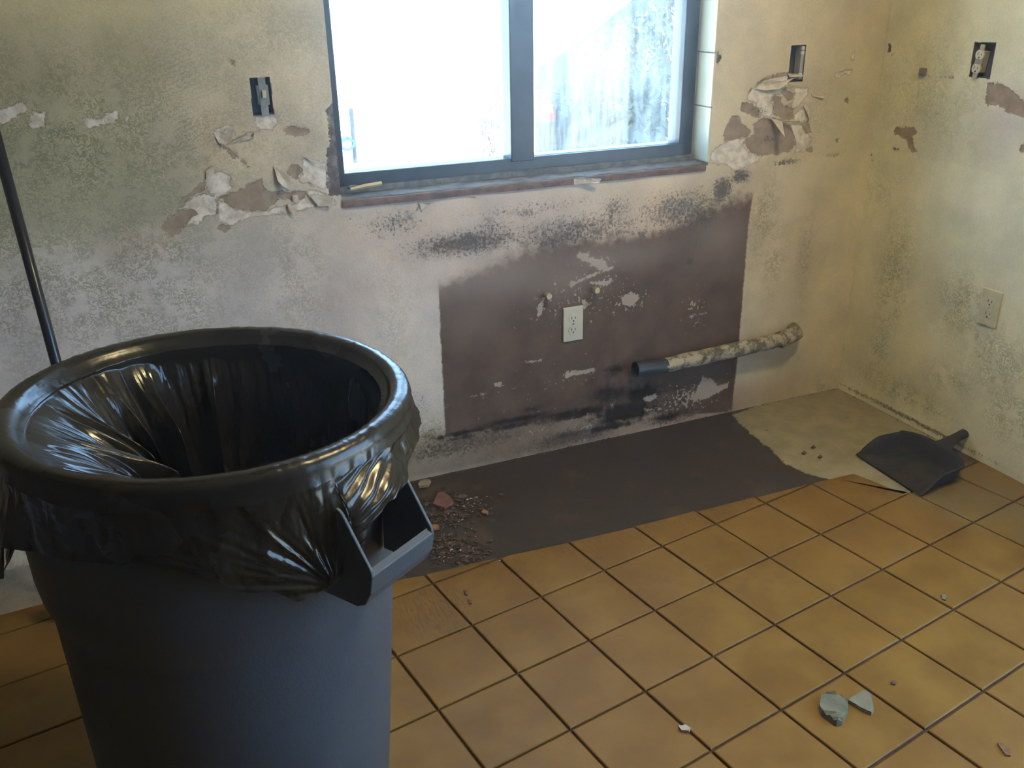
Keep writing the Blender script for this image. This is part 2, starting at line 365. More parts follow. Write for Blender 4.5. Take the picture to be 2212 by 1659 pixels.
tint = tint_field((0.545, 0.480, 0.365), pblob(Bk, [
    (200, 640, 1.0, 0.30, (0.52, 0.475, 0.445), 1.0), (500, 600, 0.8, 0.25, (0.53, 0.49, 0.465), 0.9), (860, 700, 0.35, 0.4, (0.52, 0.46, 0.43), 0.8), (300, 12, 0.35, 0.045, (0.60, 0.52, 0.33), 1.4),
    (200, 130, 0.45, 0.17, (0.345, 0.315, 0.205), 0.95), (150, 330, 0.5, 0.15, (0.37, 0.35, 0.25), 0.95), (330, 430, 0.25, 0.10, (0.35, 0.34, 0.25), 0.9), (60, 460, 0.30, 0.08, (0.38, 0.36, 0.26), 0.85),
    (200, 20, 0.5, 0.05, (0.50, 0.44, 0.28), 0.9), (560, 60, 0.2, 0.06, (0.46, 0.41, 0.30), 0.7), (600, 150, 0.2, 0.15, (0.56, 0.49, 0.38), 0.6), (540, 300, 0.16, 0.14, (0.53, 0.44, 0.33), 0.8),
    (450, 300, 0.03, 0.05, (0.45, 0.33, 0.20), 0.6), (1050, 470, 0.5, 0.10, (0.50, 0.42, 0.37), 0.9), (980, 525, 0.16, 0.04, (0.33, 0.27, 0.25), 0.8), (1200, 500, 0.3, 0.04, (0.40, 0.33, 0.29), 0.8), (1420, 510, 0.2, 0.06, (0.33, 0.25, 0.20), 0.7), (850, 490, 0.2, 0.10, (0.46, 0.38, 0.31), 0.8), (1450, 470, 0.3, 0.15, (0.47, 0.37, 0.28), 0.85),
    (1250, 560, 0.5, 0.06, (0.40, 0.31, 0.26), 0.7), (1620, 450, 0.05, 0.12, (0.50, 0.36, 0.24), 0.6), (1650, 600, 0.15, 0.3, (0.56, 0.48, 0.35), 0.8), (800, 850, 0.1, 0.2, (0.45, 0.36, 0.29), 0.3),
    (1680, 850, 0.12, 0.07, (0.44, 0.34, 0.19), 0.6), (1640, 130, 0.35, 0.25, (0.53, 0.46, 0.34), 0.8), (1850, 250, 0.15, 0.2, (0.50, 0.46, 0.31), 0.8), (1000, 975, 0.28, 0.06, (0.20, 0.15, 0.10), 2.0), (1150, 945, 0.28, 0.05, (0.22, 0.155, 0.11), 2.0), (1330, 915, 0.28, 0.05, (0.20, 0.145, 0.105), 1.8), (1500, 890, 0.2, 0.06, (0.24, 0.17, 0.125), 1.6), (900, 985, 0.15, 0.06, (0.28, 0.22, 0.15), 1.3), (1250, 930, 0.25, 0.035, (0.24, 0.17, 0.12), 0.9),
    (1500, 880, 0.3, 0.07, (0.40, 0.30, 0.22), 0.8), (800, 960, 0.2, 0.06, (0.42, 0.34, 0.24), 0.5), (760, 640, 0.12, 0.05, (0.52, 0.42, 0.37), 0.5), (300, 530, 0.08, 0.03, (0.52, 0.42, 0.34), 0.5)]), X, Z)
_n = (fbm(X * 14, Z * 14, 61, 4) - 0.5)
up = smooth(-0.008, 0.008, Z - 0.897 + _n * 0.05 + 0.03 * np.sin(X * 5)) * (1 - smooth(-0.010, 0.010, Z - 1.385 + _n * 0.03)) * (1 - smooth(-0.03, 0.03, X + 2.19 + _n * 0.10))
rt = smooth(-0.006, 0.006, Z - 0.893 + _n * 0.02) * smooth(-0.45, -0.40, X)
vb = (1 - smooth(0.86, 0.92, Z)) * (vn(X * 9, 0 * X, 71) - 0.5) * 0.20
tint = tint * ((1 - 0.05 * up) * (1 - 0.07 * rt) * (1 + vb))[..., None]
mott = dens(pblob(Bk, [(250, 620, 0.30, 0.25, 1.0), (30, 600, 0.25, 0.25, 1.0), (390, 640, 0.07, 0.3, 1.0), (640, 610, 0.09, 0.22, 0.7), (850, 680, 0.08, 0.2, 0.4), (200, 300, 0.5, 0.22, 0.9),
    (1650, 470, 0.06, 0.15, 0.9), (1740, 550, 0.03, 0.15, 0.8), (1670, 560, 0.05, 0.12, 0.8), (1780, 830, 0.06, 0.05, 0.8), (1750, 250, 0.1, 0.15, 0.4), (150, 1200, 0.5, 0.15, 0.8), (560, 80, 0.2, 0.1, 0.5), (900, 950, 0.2, 0.08, 0.9), (1150, 970, 0.2, 0.05, 1.0)]), X, Z)
comb = dens(pblob(Bk, [(400, 150, 0.07, 0.12, 1.0), (410, 260, 0.06, 0.10, 1.0), (600, 220, 0.10, 0.1, 0.35), (330, 240, 0.08, 0.1, 0.5), (520, 80, 0.1, 0.08, 0.4), (640, 130, 0.12, 0.1, 0.4), (480, 420, 0.08, 0.06, 0.3)]), X, Z)
mould = dens(pblob(Bk, [(770, 470, 0.06, 0.03, 0.35), (880, 460, 0.06, 0.03, 0.5), (1010, 525, 0.24, 0.05, 0.80), (1250, 495, 0.34, 0.065, 0.68), (1470, 455, 0.22, 0.09, 0.72), (850, 485, 0.12, 0.05, 0.6), (1150, 450, 0.34, 0.035, 0.5), (960, 530, 0.09, 0.03, 0.8), (1010, 520, 0.07, 0.035, 0.95), (1060, 490, 0.10, 0.035, 0.6), (1140, 460, 0.07, 0.03, 0.6), (1190, 520, 0.06, 0.03, 0.75),
    (1250, 470, 0.08, 0.04, 0.45), (1330, 450, 0.08, 0.05, 0.65), (1370, 500, 0.08, 0.05, 0.45), (1450, 440, 0.08, 0.05, 0.7), (1520, 460, 0.08, 0.07, 0.7), (1560, 410, 0.05, 0.05, 1.0), (1600, 380, 0.05, 0.03, 0.9), (1500, 530, 0.06, 0.06, 0.5),
    (1490, 565, 0.02, 0.015, 1.0), (1390, 505, 0.03, 0.02, 0.7), (1700, 350, 0.07, 0.015, 0.8), (1800, 335, 0.06, 0.012, 0.6), (1640, 240, 0.05, 0.03, 0.55), (1660, 300, 0.04, 0.02, 0.6), (1150, 780, 0.05, 0.15, 0.2),
    (1000, 960, 0.30, 0.05, 0.75), (1250, 940, 0.20, 0.04, 0.9), (1450, 900, 0.15, 0.04, 0.85), (1560, 880, 0.05, 0.03, 0.7), (910, 870, 0.04, 0.08, 0.45), (930, 940, 0.05, 0.04, 0.6), (1130, 910, 0.15, 0.03, 0.8), (800, 1000, 0.2, 0.03, 0.4), (1320, 470, 0.008, 0.05, 0.9)]), X, Z)
black = dens(pblob(Bk, [(1320, 850, 0.10, 0.05, 0.55), (1390, 850, 0.09, 0.04, 0.7), (1350, 890, 0.14, 0.045, 0.85), (1240, 895, 0.16, 0.022, 0.72), (1150, 885, 0.04, 0.015, 0.6), (1120, 905, 0.16, 0.014, 0.62), (1000, 935, 0.14, 0.012, 0.55), (1300, 925, 0.2, 0.012, 0.6), (1090, 925, 0.12, 0.012, 0.55), (1440, 900, 0.08, 0.02, 0.6), (1330, 920, 0.1, 0.015, 0.7),
    (1330, 800, 0.05, 0.03, 0.5), (1000, 945, 0.08, 0.01, 0.5)]), X, Z)
flake = dens(pblob(Bk, [(1260, 640, 0.25, 0.12, 0.7), (1360, 650, 0.12, 0.06, 0.9), (1500, 680, 0.07, 0.08, 0.8), (1180, 660, 0.06, 0.06, 0.9), (1200, 830, 0.3, 0.1, 0.5), (1290, 570, 0.08, 0.05, 0.9), (1480, 860, 0.16, 0.07, 1.15), (1300, 890, 0.1, 0.04, 0.9), (1200, 920, 0.2, 0.03, 0.8)]), X, Z)
paint_poly = [Bk(940, 480), Bk(945, 575), Bk(953, 760), Bk(962, 945), Bk(1130, 916), Bk(1250, 888), Bk(1330, 895), Bk(1400, 890), Bk(1480, 895), Bk(1580, 890), Bk(1592, 790), Bk(1618, 480), Bk(1636, 365), Bk(1500, 380), Bk(1200, 430)]
zt = 0.590 + 0.10 * (X + 1.6)
paint = 1 - smooth(0, 1, (Z - zt + 0.02) / (0.16 + 0.05 * np.sin(X * 9)))
hz = dens(pblob(Bk, [(1050, 600, 0.3, 0.08, 1.0), (1200, 600, 0.2, 0.07, 0.8), (1300, 560, 0.3, 0.05, 0.8), (1560, 510, 0.15, 0.1, 0.7), (1010, 680, 0.1, 0.1, 0.5)]), X, Z)
sB, sLt, sD, sF, sP = union(brown_p, X, Z), union(light_p, X, Z), union(dark_p, X, Z), union(flake_p, X, Z), sdf(X, Z, paint_poly)
edge_n = (fbm(X * 75, Z * 75, 2, 4) - 0.5) * 0.016
relief = 0.0016 * smooth(-0.003, 0.003, sLt + edge_n) + 0.003 * smooth(-0.003, 0.003, sB + edge_n) + 0.004 * smooth(-0.003, 0.003, sD + edge_n)
relief += (fbm(X * 3, Z * 3, 9, 3) - 0.5) * 0.006 + (fbm(X * 30, Z * 30, 4, 3) - 0.5) * 0.0014
relief += smooth(0, 0.01, sLt) * (fbm(X * 45, Z * 45, 6, 3) - 0.5) * 0.006
onedge = (np.isclose(X, 0)) | (np.isclose(X, XL))
relief = np.where(onedge, 0, relief)
me = grid_mesh('wall_back', np.stack([X, relief, Z], -1), keep=keep)
# keep faces looking into the room
me.flip_normals() if me.polygons[0].normal.y > 0 else None
for n_, a_ in (('low', 1 - smooth(0.14, 0.30, Z)), ('mottle', mott), ('comb', comb), ('mould', mould), ('black', black), ('flake', flake), ('paint', paint), ('haze', hz), ('s_brown', sB), ('s_light', sLt), ('s_dark', sD), ('s_flake', sF), ('s_paint', sP)):
    set_attr(me, n_, a_.reshape(-1) * (1.35 if n_ == 'black' else 1.0))
set_attr(me, 'tint', np.clip(tint.reshape(-1, 3) * 1.28, 0, 0.86))
wall_back = link('wall_back', me, MAT_WALL, kind='structure')

M_REVEAL = simple('rough_plaster_edge', (0.36, 0.31, 0.26), (0.20, 0.16, 0.13), 30, 0.9, bump=0.004)
M_CREAM = simple('cream_glazed_tile', (0.70, 0.68, 0.50), (0.64, 0.62, 0.44), 9, 0.22, bump=0.0004)
M_CONC = simple('rough_grey_sill', (0.17, 0.155, 0.14), (0.08, 0.07, 0.065), 22, 0.85, bump=0.004, detail=8)
M_ROTWOOD = simple('weathered_red_brown_wood', (0.20, 0.115, 0.075), (0.11, 0.065, 0.05), 35, 0.8, bump=0.003)
WT = 0.17
# outer body of the wall (exterior face and reveals)
link('outer_wall', boxes([((XL, 0.012, -0.2), (WX0, WT, WZ0)), ((WX0 - 0.01, 0.012, -0.2), (WX1 + 0.01, WT, WZ0 - 0.012)), ((WX1, 0.062, -0.2), (0.15, WT, CEIL)), ((XL, 0.05, WZ0), (WX0 - 0.0, WT, CEIL)), ((WX0, 0.012, WZ1), (WX1, WT, CEIL)),
    ((XL, 0.012, WZ0), (LB[0] - 0.02, 0.05, CEIL)), ((LB[1] + 0.02, 0.012, WZ0), (WX0 - 0.005, 0.05, CEIL)),
    ((WX1 + 0.006, 0.012, 0), (RB[0] - 0.02, 0.062, CEIL)), ((RB[1] + 0.03, 0.012, 0), (0, 0.062, CEIL))], 'outer_wall'), M_REVEAL, wall_back)

# curled flakes of torn paper standing off the wall
M_PAPER = simple('torn_wallpaper_backing', (0.66, 0.60, 0.53), (0.52, 0.45, 0.37), 40, 0.9, bump=0.001)
def flap(poly, curl, seed):
    P = [Vector((*Bk(u, v),)) for u, v in poly]
    c = sum(P, Vector((0, 0))) / len(P); bm = bmesh.new()
    top = [bm.verts.new((p.x, -0.002 - curl * max(0, (p - P[0]).length / 0.04) ** 1.4, p.y)) for p in P]
    mid = bm.verts.new((c.x, -0.003 - curl * 0.35, c.y))
    for i in range(len(top)): bm.faces.new((mid, top[i], top[(i + 1) % len(top)]))
    bmesh.ops.subdivide_edges(bm, edges=bm.edges[:], cuts=2, use_grid_fill=True, fractal=0.6, seed=seed)
    r = bmesh.ops.solidify(bm, geom=bm.faces[:], thickness=0.0007)
    return bm_mesh(bm, 'paper_flap')
for k, (off, sc, pl, cu) in enumerate([
    (oL, sL, [(1070,980),(1150,1020),(1210,1070),(1220,1130),(1190,1170),(1140,1150),(1090,1100)], 0.010), (oL, sL, [(1195,1320),(1220,1330),(1280,1410),(1265,1425),(1200,1370)], 0.012),
    (oL, sL, [(1240,1240),(1290,1235),(1300,1290),(1250,1300)], 0.008), (oL, sL, [(510,660),(600,650),(690,600),(710,680),(630,770),(560,760)], 0.006), (oL, sL, [(440,1020),(520,960),(520,1050),(450,1100)], 0.007),
    (oL, sL, [(1400,1240),(1500,1240),(1590,1250),(1600,1330),(1480,1340)], 0.006), (oL, sL, [(640,780),(760,705),(880,665),(870,720),(740,745)], 0.005), (oL, sL, [(1330,880),(1430,905),(1540,950),(1420,930)], 0.006),
    (oR, sR, [(540,640),(660,545),(790,560),(880,520),(760,640),(640,660)], 0.005), (oR, sR, [(1130,690),(1250,715),(1240,740),(1140,720)], 0.006), (oR, sR, [(1060,770),(1100,940),(1080,960),(1040,830)], 0.006), (oR, sR, [(640,940),(760,970),(930,985),(930,1000),(760,990)], 0.006),
    (oR, sR, [(880,480),(1010,485),(1040,510),(900,520)], 0.007), ((640, 0), 2.257, [(1350,870),(1400,865),(1470,865),(1460,885),(1400,890),(1350,900)], 0.008), ((640, 0), 2.257, [(600,985),(700,975),(640,1000),(610,1020)], 0.006), ((640, 0), 2.257, [(835,940),(870,940),(880,960),(840,955)], 0.006)]):
    link('paper_flap', flap([(off[0] + u / sc, off[1] + v / sc) for u, v in pl], cu, k + 1), M_PAPER, wall_back)

# plaster clump under the left box, black stains etc. are in the wear map.  Glazed tiles lining the right side of the window
zc = [0.905]
for py in (229, 112):
    zc.append(hit((1520, py), 0, WX1)[2])
st = zc[2] - zc[1]
zc += [zc[2] + st, zc[2] + 2 * st, zc[2] + 3 * st, min(WZ1, zc[2] + 4 * st)]
link('jamb_bed', boxes([((WX1 + 0.001, 0.002, WZ0), (WX1 + 0.006, FY + 0.06, WZ1))], 'jamb_bed'), simple('tile_grout_pale', (0.42, 0.38, 0.30)), wall_back)
for a, b in zip(zc[:-1], zc[1:]):
    bm = bmesh.new(); box(bm, (WX1 - 0.006, -0.002, a + 0.0012), (WX1 + 0.001, FY + 0.004, b - 0.0012), 0.003)
    link('jamb_tile', bm_mesh(bm, 'jamb_tile'), M_CREAM, wall_back, smooth_=False)

# ------------------------------------------------------------------ right wall (with a glazed door further back)
DY0, DY1, DZ1 = -3.25, -1.45, 2.05
p0 = Rt(2106, 93); p1 = Rt(2137, 168)
RO = (min(p0[0], p1[0]), max(p0[0], p1[0]) , p1[1] - 0.002, p0[1] + 0.002)
YB = -5.6
ys = lines_(YB, 0.0, -1.15, 0.0, 0.007, 0.06, [DY0, DY1, RO[0], RO[1]])
zs2 = lines_(-0.03, CEIL, 0.0, 1.45, 0.007, 0.06, [DZ1, RO[2], RO[3]])
Y, Z2 = np.meshgrid(ys, zs2, indexing='ij')
cy_ = (Y[:-1, :-1] + Y[1:, 1:]) / 2; cz2 = (Z2[:-1, :-1] + Z2[1:, 1:]) / 2
keep = ~(((cy_ > DY0) & (cy_ < DY1) & (cz2 < DZ1)) | ((cy_ > RO[0]) & (cy_ < RO[1]) & (cz2 > RO[2]) & (cz2 < RO[3])))
oQ, sQ = (1450, 0), 2.903
brp = polyset(Rt, oQ, sQ, [[(1400,800),(1450,800),(1500,790),(1550,830),(1500,850),(1520,920),(1540,950),(1500,950),(1470,880),(1400,840)],
    [(1980,520),(2060,520),(2130,560),(2212,640),(2212,740),(2100,700),(2030,650),(1970,660)], [(1700,480),(1770,470),(1770,490),(1720,490)], [(2180,910),(2230,900),(2230,960),(2190,960)]])
dkp = polyset(Rt, oQ, sQ, [[(1360,270),(1380,265),(1380,330),(1360,330)], [(1250,970),(1300,965),(1290,978)], [(1380,920),(1440,940),(1400,945)]])
ltp = polyset(Rt, oQ, sQ, [[(1370,340),(1390,335),(1385,350)]])
tint2 = tint_field((0.50, 0.455, 0.315), pblob(Rt, [(2000, 100, 0.2, 0.2, (0.50, 0.46, 0.31), 0.7), (2100, 500, 0.3, 0.15, (0.48, 0.46, 0.33), 0.8), (2000, 280, 0.2, 0.08, (0.44, 0.41, 0.29), 0.7), (2180, 250, 0.08, 0.1, (0.52, 0.44, 0.38), 0.8),
    (1850, 700, 0.1, 0.3, (0.52, 0.46, 0.32), 0.8), (2040, 430, 0.4, 0.03, (0.54, 0.49, 0.36), 0.8), (1950, 830, 0.3, 0.06, (0.42, 0.36, 0.22), 0.6)]), Y, Z2)
tint2 = tint2 * (1 - 0.07 * smooth(-0.006, 0.006, Z2 - 0.900 + (fbm(Y * 14, Z2 * 14, 62, 4) - 0.5) * 0.03))[..., None]
mott2 = dens(pblob(Rt, [(1930, 600, 0.07, 0.22, 1.0), (1900, 760, 0.05, 0.12, 1.0), (2080, 660, 0.10, 0.10, 1.0), (2150, 780, 0.12, 0.10, 1.0), (1950, 850, 0.2, 0.04, 1.0), (2200, 900, 0.15, 0.1, 0.9), (2000, 200, 0.25, 0.2, 0.5), (1900, 400, 0.1, 0.1, 0.5), (2050, 820, 0.1, 0.05, 0.9)]), Y, Z2)
z0 = np.zeros(Y.size)
mould2 = dens(pblob(Rt, [(2000, 880, 0.3, 0.006, 0.5), (1955, 900, 0.5, 0.012, 0.8), (2110, 720, 0.012, 0.03, 0.6), (2020, 165, 0.08, 0.01, 0.5), (1900, 350, 0.1, 0.01, 0.4), (2180, 230, 0.05, 0.02, 0.5)]), Y, Z2)
rel2 = (fbm(Y * 3, Z2 * 3, 19, 3) - 0.5) * 0.006 + (fbm(Y * 30, Z2 * 30, 14, 3) - 0.5) * 0.0014
rel2 = np.where(np.isclose(Y, 0) | np.isclose(Y, YB), 0, rel2)
me = grid_mesh('wall_right', np.stack([rel2 + 0.002 * (union(brp, Y, Z2) > 0), Y, Z2], -1), keep=keep)
me.flip_normals() if me.polygons[0].normal.x > 0 else None
for n_, a_ in (('low', z0 + 1), ('mottle', mott2.reshape(-1)), ('comb', z0), ('mould', mould2.reshape(-1)), ('black', z0), ('flake', z0), ('paint', z0), ('haze', z0), ('s_brown', union(brp, Y, Z2).reshape(-1)), ('s_light', union(ltp, Y, Z2).reshape(-1)),
               ('s_dark', union(dkp, Y, Z2).reshape(-1) ), ('s_flake', z0 - 0.05), ('s_paint', z0 - 0.05)):
    set_attr(me, n_, a_)
set_attr(me, 'tint', np.clip(tint2.reshape(-1, 3) * np.array([1.56, 1.66, 1.80]), 0, 0.86))
wall_right = link('wall_right', me, MAT_WALL, kind='structure')
link('outer_wall', boxes([((0.012, DY1, -0.2), (0.15, RO[0] - 0.02, CEIL)), ((0.06, RO[0] - 0.02, -0.2), (0.15, RO[1] + 0.02, CEIL)), ((0.012, RO[1] + 0.02, -0.2), (0.15, 0.062, CEIL)), ((0.0, DY0, -0.2), (0.15, DY1, 0.0)), ((0.012, DY0, DZ1), (0.15, DY1, CEIL)), ((0.012, YB, -0.2), (0.15, DY0, CEIL))], 'outer_wall'), M_REVEAL, wall_right)

# narrow corner bead strip where the walls meet
M_DARKROOM = simple('dull_brown_wall', (0.20, 0.17, 0.13), (0.17, 0.14, 0.11), 3, 0.9)
link('wall_left', boxes([((XL - 0.1, YB, 0), (XL, WT, CEIL))], 'wall_left'), M_DARKROOM, kind='structure')
link('wall_front', boxes([((XL, YB - 0.1, 0), (0.15, YB, CEIL))], 'wall_front'), M_DARKROOM, kind='structure')
link('ceiling', boxes([((XL - 0.6, YB - 0.6, CEIL), (0.75, WT + 0.6, CEIL + 0.12))], 'ceiling'), simple('ceiling_plaster', (0.50, 0.45, 0.34), (0.46, 0.41, 0.30), 12, 0.9, bump=0.001), kind='structure')

# added scattering volume filling the room, stands in for lens glare around the window
t = T('glare_haze'); vs_ = t.n('ShaderNodeVolumeScatter'); vs_.inputs['Color'].default_value = (1.0, 0.97, 0.92, 1); vs_.inputs['Density'].default_value = 0.05; vs_.inputs['Anisotropy'].default_value = 0.88
t.t.links.new(vs_.outputs[0], t.out.inputs['Volume'])
glare_vol = link('added_haze', boxes([((XL - 0.05, YB - 0.05, -0.1), (0.14, 0.162, CEIL + 0.05))], 'added_haze'), t.m, kind='stuff', label='added pale haze volume filling the room, standing in for glare around the window', cat='glare haze')
# ------------------------------------------------------------------ floor: subfloor with footprint of the removed cabinets, bare concrete corner, tiles
TH = 0.16580515; OX, OY, S = -2.194822283, -0.81787182, 0.2035
A_ = np.array([math.cos(TH), math.sin(TH)]) * S; B_ = np.array([math.sin(TH), -math.cos(TH)]) * S
gpts = [(-4.5, -0.26), (-2.86, -0.222), (-2.42, -0.19), (-2.40, -0.49), (-1.892, -0.498), (-1.415, -0.525), (-1.007, -0.532), (-0.60, -0.547), Fl(1755, 1043), Fl(1800, 1032), Fl(1843, 1022), Fl(1890, 1040), Fl(1955, 1067), Fl(1990, 1050), Fl(2040, 1000), Fl(2100, 955), (0.02, -0.53), (0.3, -0.53)]
gx = np.array([p[0] for p in gpts]); gy = np.array([p[1] for p in gpts])
o_ = np.argsort(gx); gx, gy = gx[o_], gy[o_]
def g(x): return float(np.interp(x, gx, gy))
fx = lines_(XL, 0.0, -2.95, 0.0, 0.01, 0.15, []); fy = lines_(YB, 0.0, -1.0, 0.0, 0.01, 0.15, [])
FX, FYY = np.meshgrid(fx, fy, indexing='ij')
conc = [(0.1, 0.1), Fl(1583, 893), Fl(1590, 905), Fl(1625, 935), Fl(1660, 965), Fl(1700, 1000), Fl(1745, 1022), Fl(1790, 1033), (-0.58, -0.60), (-0.60, -0.95), (0.1, -0.95)]
sC = sdf(FX, FYY, conc)
foot = [(-2.38, 0.1), (-2.38, -0.55), (0.2, -0.62), (0.2, 0.1)]
sFt = sdf(FX, FYY, foot)
me = grid_mesh('floor', np.stack([FX, FYY, -0.007 + 0.002 * smooth(-0.01, 0.01, sC) + (fbm(FX * 12, FYY * 12, 3, 3) - 0.5) * 0.002], -1))
if me.polygons[0].normal.z < 0: me.flip_normals()
gg = np.interp(FX, gx, gy)
set_attr(me, 's_conc', sC.reshape(-1)); set_attr(me, 's_foot', sFt.reshape(-1)); set_attr(me, 'bare', np.clip(FYY - gg, -0.05, 0.05).reshape(-1))
t = T('bare_subfloor'); co = t.coord(); e = t.math('MULTIPLY', t.math('SUBTRACT', t.noise(co, 45, 6, 0.7), 0.5), 0.05)
nb = t.noise(co, 12, 6, 0.65); ns = t.noise(t.coord((2, 14, 1)), 12, 6, 0.6)
grout = t.mix(t.rng(t.noise(co, 18, 5), 0.35, 0.65), (0.062, 0.030, 0.013), (0.105, 0.058, 0.030))
pale = t.mix(t.rng(nb, 0.3, 0.7), (0.24, 0.225, 0.225), (0.36, 0.34, 0.33))
dk = t.mix(t.rng(ns, 0.3, 0.75), (0.034, 0.024, 0.018), (0.068, 0.050, 0.036))
dk = t.mix(t.rng(t.noise(co, 7, 5), 0.56, 0.78), dk, (0.10, 0.07, 0.045))
cc = t.mix(t.rng(nb, 0.35, 0.65), (0.25, 0.215, 0.125), (0.34, 0.29, 0.18))
cc = t.mix(t.rng(t.noise(co, 30, 4), 0.70, 0.73), cc, (0.10, 0.07, 0.05))
c = t.mix(t.rng(t.attr('bare'), -0.002, 0.001), grout, pale)
c = t.mix(t.math('MULTIPLY', t.rng(t.attr('s_foot'), -0.002, 0.002), t.rng(t.attr('bare'), -0.03, -0.02)), c, dk)
c = t.mix(t.rng(t.math('ADD', t.attr('s_conc'), e), -0.002, 0.004), c, cc)
# grout stays between the tiles
c = t.mix(t.rng(t.attr('bare'), 0.002, -0.001), c, grout)
t.bsdf(c, t.rng(ns, 0.2, 0.8, 0.5, 0.75), 0, 0.35, t.bump(t.math('ADD', nb, t.noise(co, 160, 4)), 0.003, 0.7))
floor = link('floor', me, t.m, kind='structure')

t = T('glazed_floor_tile'); co = t.coord(kind='World'); oi = t.n('ShaderNodeObjectInfo').outputs['Random']
n1 = t.noise(co, 7, 5, 0.6); n2 = t.noise(co, 26, 6, 0.65); n3 = t.noise(co, 150, 3)
c = t.mix(t.rng(n1, 0.3, 0.7), (0.160, 0.076, 0.009), (0.240, 0.128, 0.022))
c = t.mix(t.rng(oi, 0, 1, 0.0, 0.35), c, (0.215, 0.105, 0.022))
c = t.mix(t.math('MULTIPLY', t.rng(n2, 0.55, 0.75), 0.35), c, (0.165, 0.085, 0.026))
# thinset dust near the dustpan and along the right wall, scrapes by the can
pos = t.n('ShaderNodeSeparateXYZ'); t.put(pos.inputs[0], co)
def ell(cx, cy, rx, ry, p=0.0):
    a = t.math('POWER', t.math('ABSOLUTE', t.math('DIVIDE', t.math('SUBTRACT', pos.outputs[0], cx), rx)), 2.0)
    b = t.math('POWER', t.math('ABSOLUTE', t.math('DIVIDE', t.math('SUBTRACT', pos.outputs[1], cy), ry)), 2.0)
    return t.rng(t.math('ADD', a, b), 1.0, 0.0)
dust = t.math('MAXIMUM', ell(-0.20, -0.78, 0.26, 0.30), ell(-0.12, -1.0, 0.22, 0.38))
dust = t.math('MULTIPLY', dust, t.rng(t.noise(co, 16, 7, 0.7), 0.25, 0.6))
c = t.mix(t.math('MULTIPLY', dust, 0.85), c, (0.18, 0.14, 0.06))
dirt = t.math('MULTIPLY', t.math('MAXIMUM', ell(-1.86, -0.66, 0.12, 0.16), t.math('MULTIPLY', ell(-1.0, -0.56, 1.2, 0.05), 0.6)), t.rng(t.noise(t.coord((18, 3, 1), 'World', (0, 0, 0.2)), 9, 6, 0.7), 0.46, 0.62))
c = t.mix(t.math('MULTIPLY', dirt, 0.8), c, (0.09, 0.045, 0.018))
sm = t.math('MULTIPLY', t.math('MAXIMUM', ell(-1.28, -0.78, 0.13, 0.09), t.math('MAXIMUM', ell(-1.42, -0.63, 0.1, 0.07), ell(-1.06, -0.90, 0.14, 0.08))), t.rng(n2, 0.40, 0.7))
c = t.mix(t.math('MULTIPLY', sm, 0.6), c, (0.15, 0.075, 0.028))
c = t.mix(t.math('MULTIPLY', t.rng(t.noise(co, 60, 5, 0.75), 0.70, 0.74), 0.7), c, (0.12, 0.065, 0.03))
t.bsdf(c, t.rng(n2, 0.2, 0.8, 0.48, 0.62), 0, 0.3, t.bump(t.math('ADD', n1, t.math('MULTIPLY', n3, 0.06)), 0.0015, 0.5))
MAT_TILE = t.m
TTOP = 0.0; G = 0.0062
def tile_mesh(poly, ctr):
    """poly: outline (world xy, ccw), bevelled slab"""
    P = [Vector((p[0] - ctr[0], p[1] - ctr[1])) for p in poly]; bm = bmesh.new(); n = len(P)
    c = sum(P, Vector((0, 0))) / n
    def ins(d): return [c + (p - c) * max(0.2, 1 - d / max((p - c).length, 1e-3)) for p in P]
    rings = [[bm.verts.new((q.x, q.y, z)) for q in ins(d)] for d, z in ((0, -0.0095), (0, -0.0022), (0.0018, -0.0006), (0.0042, 0.0))]
    for a, b in zip(rings[:-1], rings[1:]):
        for k in range(n): bm.faces.new((a[k], a[(k + 1) % n], b[(k + 1) % n], b[k]))
    bm.faces.new(rings[-1]); return bm_mesh(bm, 'tile')
def cell(i, j):
    o = np.array([OX, OY]) + i * A_ + j * B_; u, v = A_ / S, B_ / S
    c = [o + u * G / 2 + v * G / 2, o + A_ - u * G / 2 + v * G / 2, o + A_ + B_ - u * G / 2 - v * G / 2, o + B_ + u * G / 2 - v * G / 2]
    if (c[1][0] - c[0][0]) * (c[2][1] - c[0][1]) - (c[1][1] - c[0][1]) * (c[2][0] - c[0][0]) < 0: c = c[::-1]
    return o + (A_ + B_) / 2, c
def inside(p): return p[1] < g(p[0]) and -0.003 > p[0] > XL + 0.003 and p[1] > YB
full_me = None; cut = []; full = []
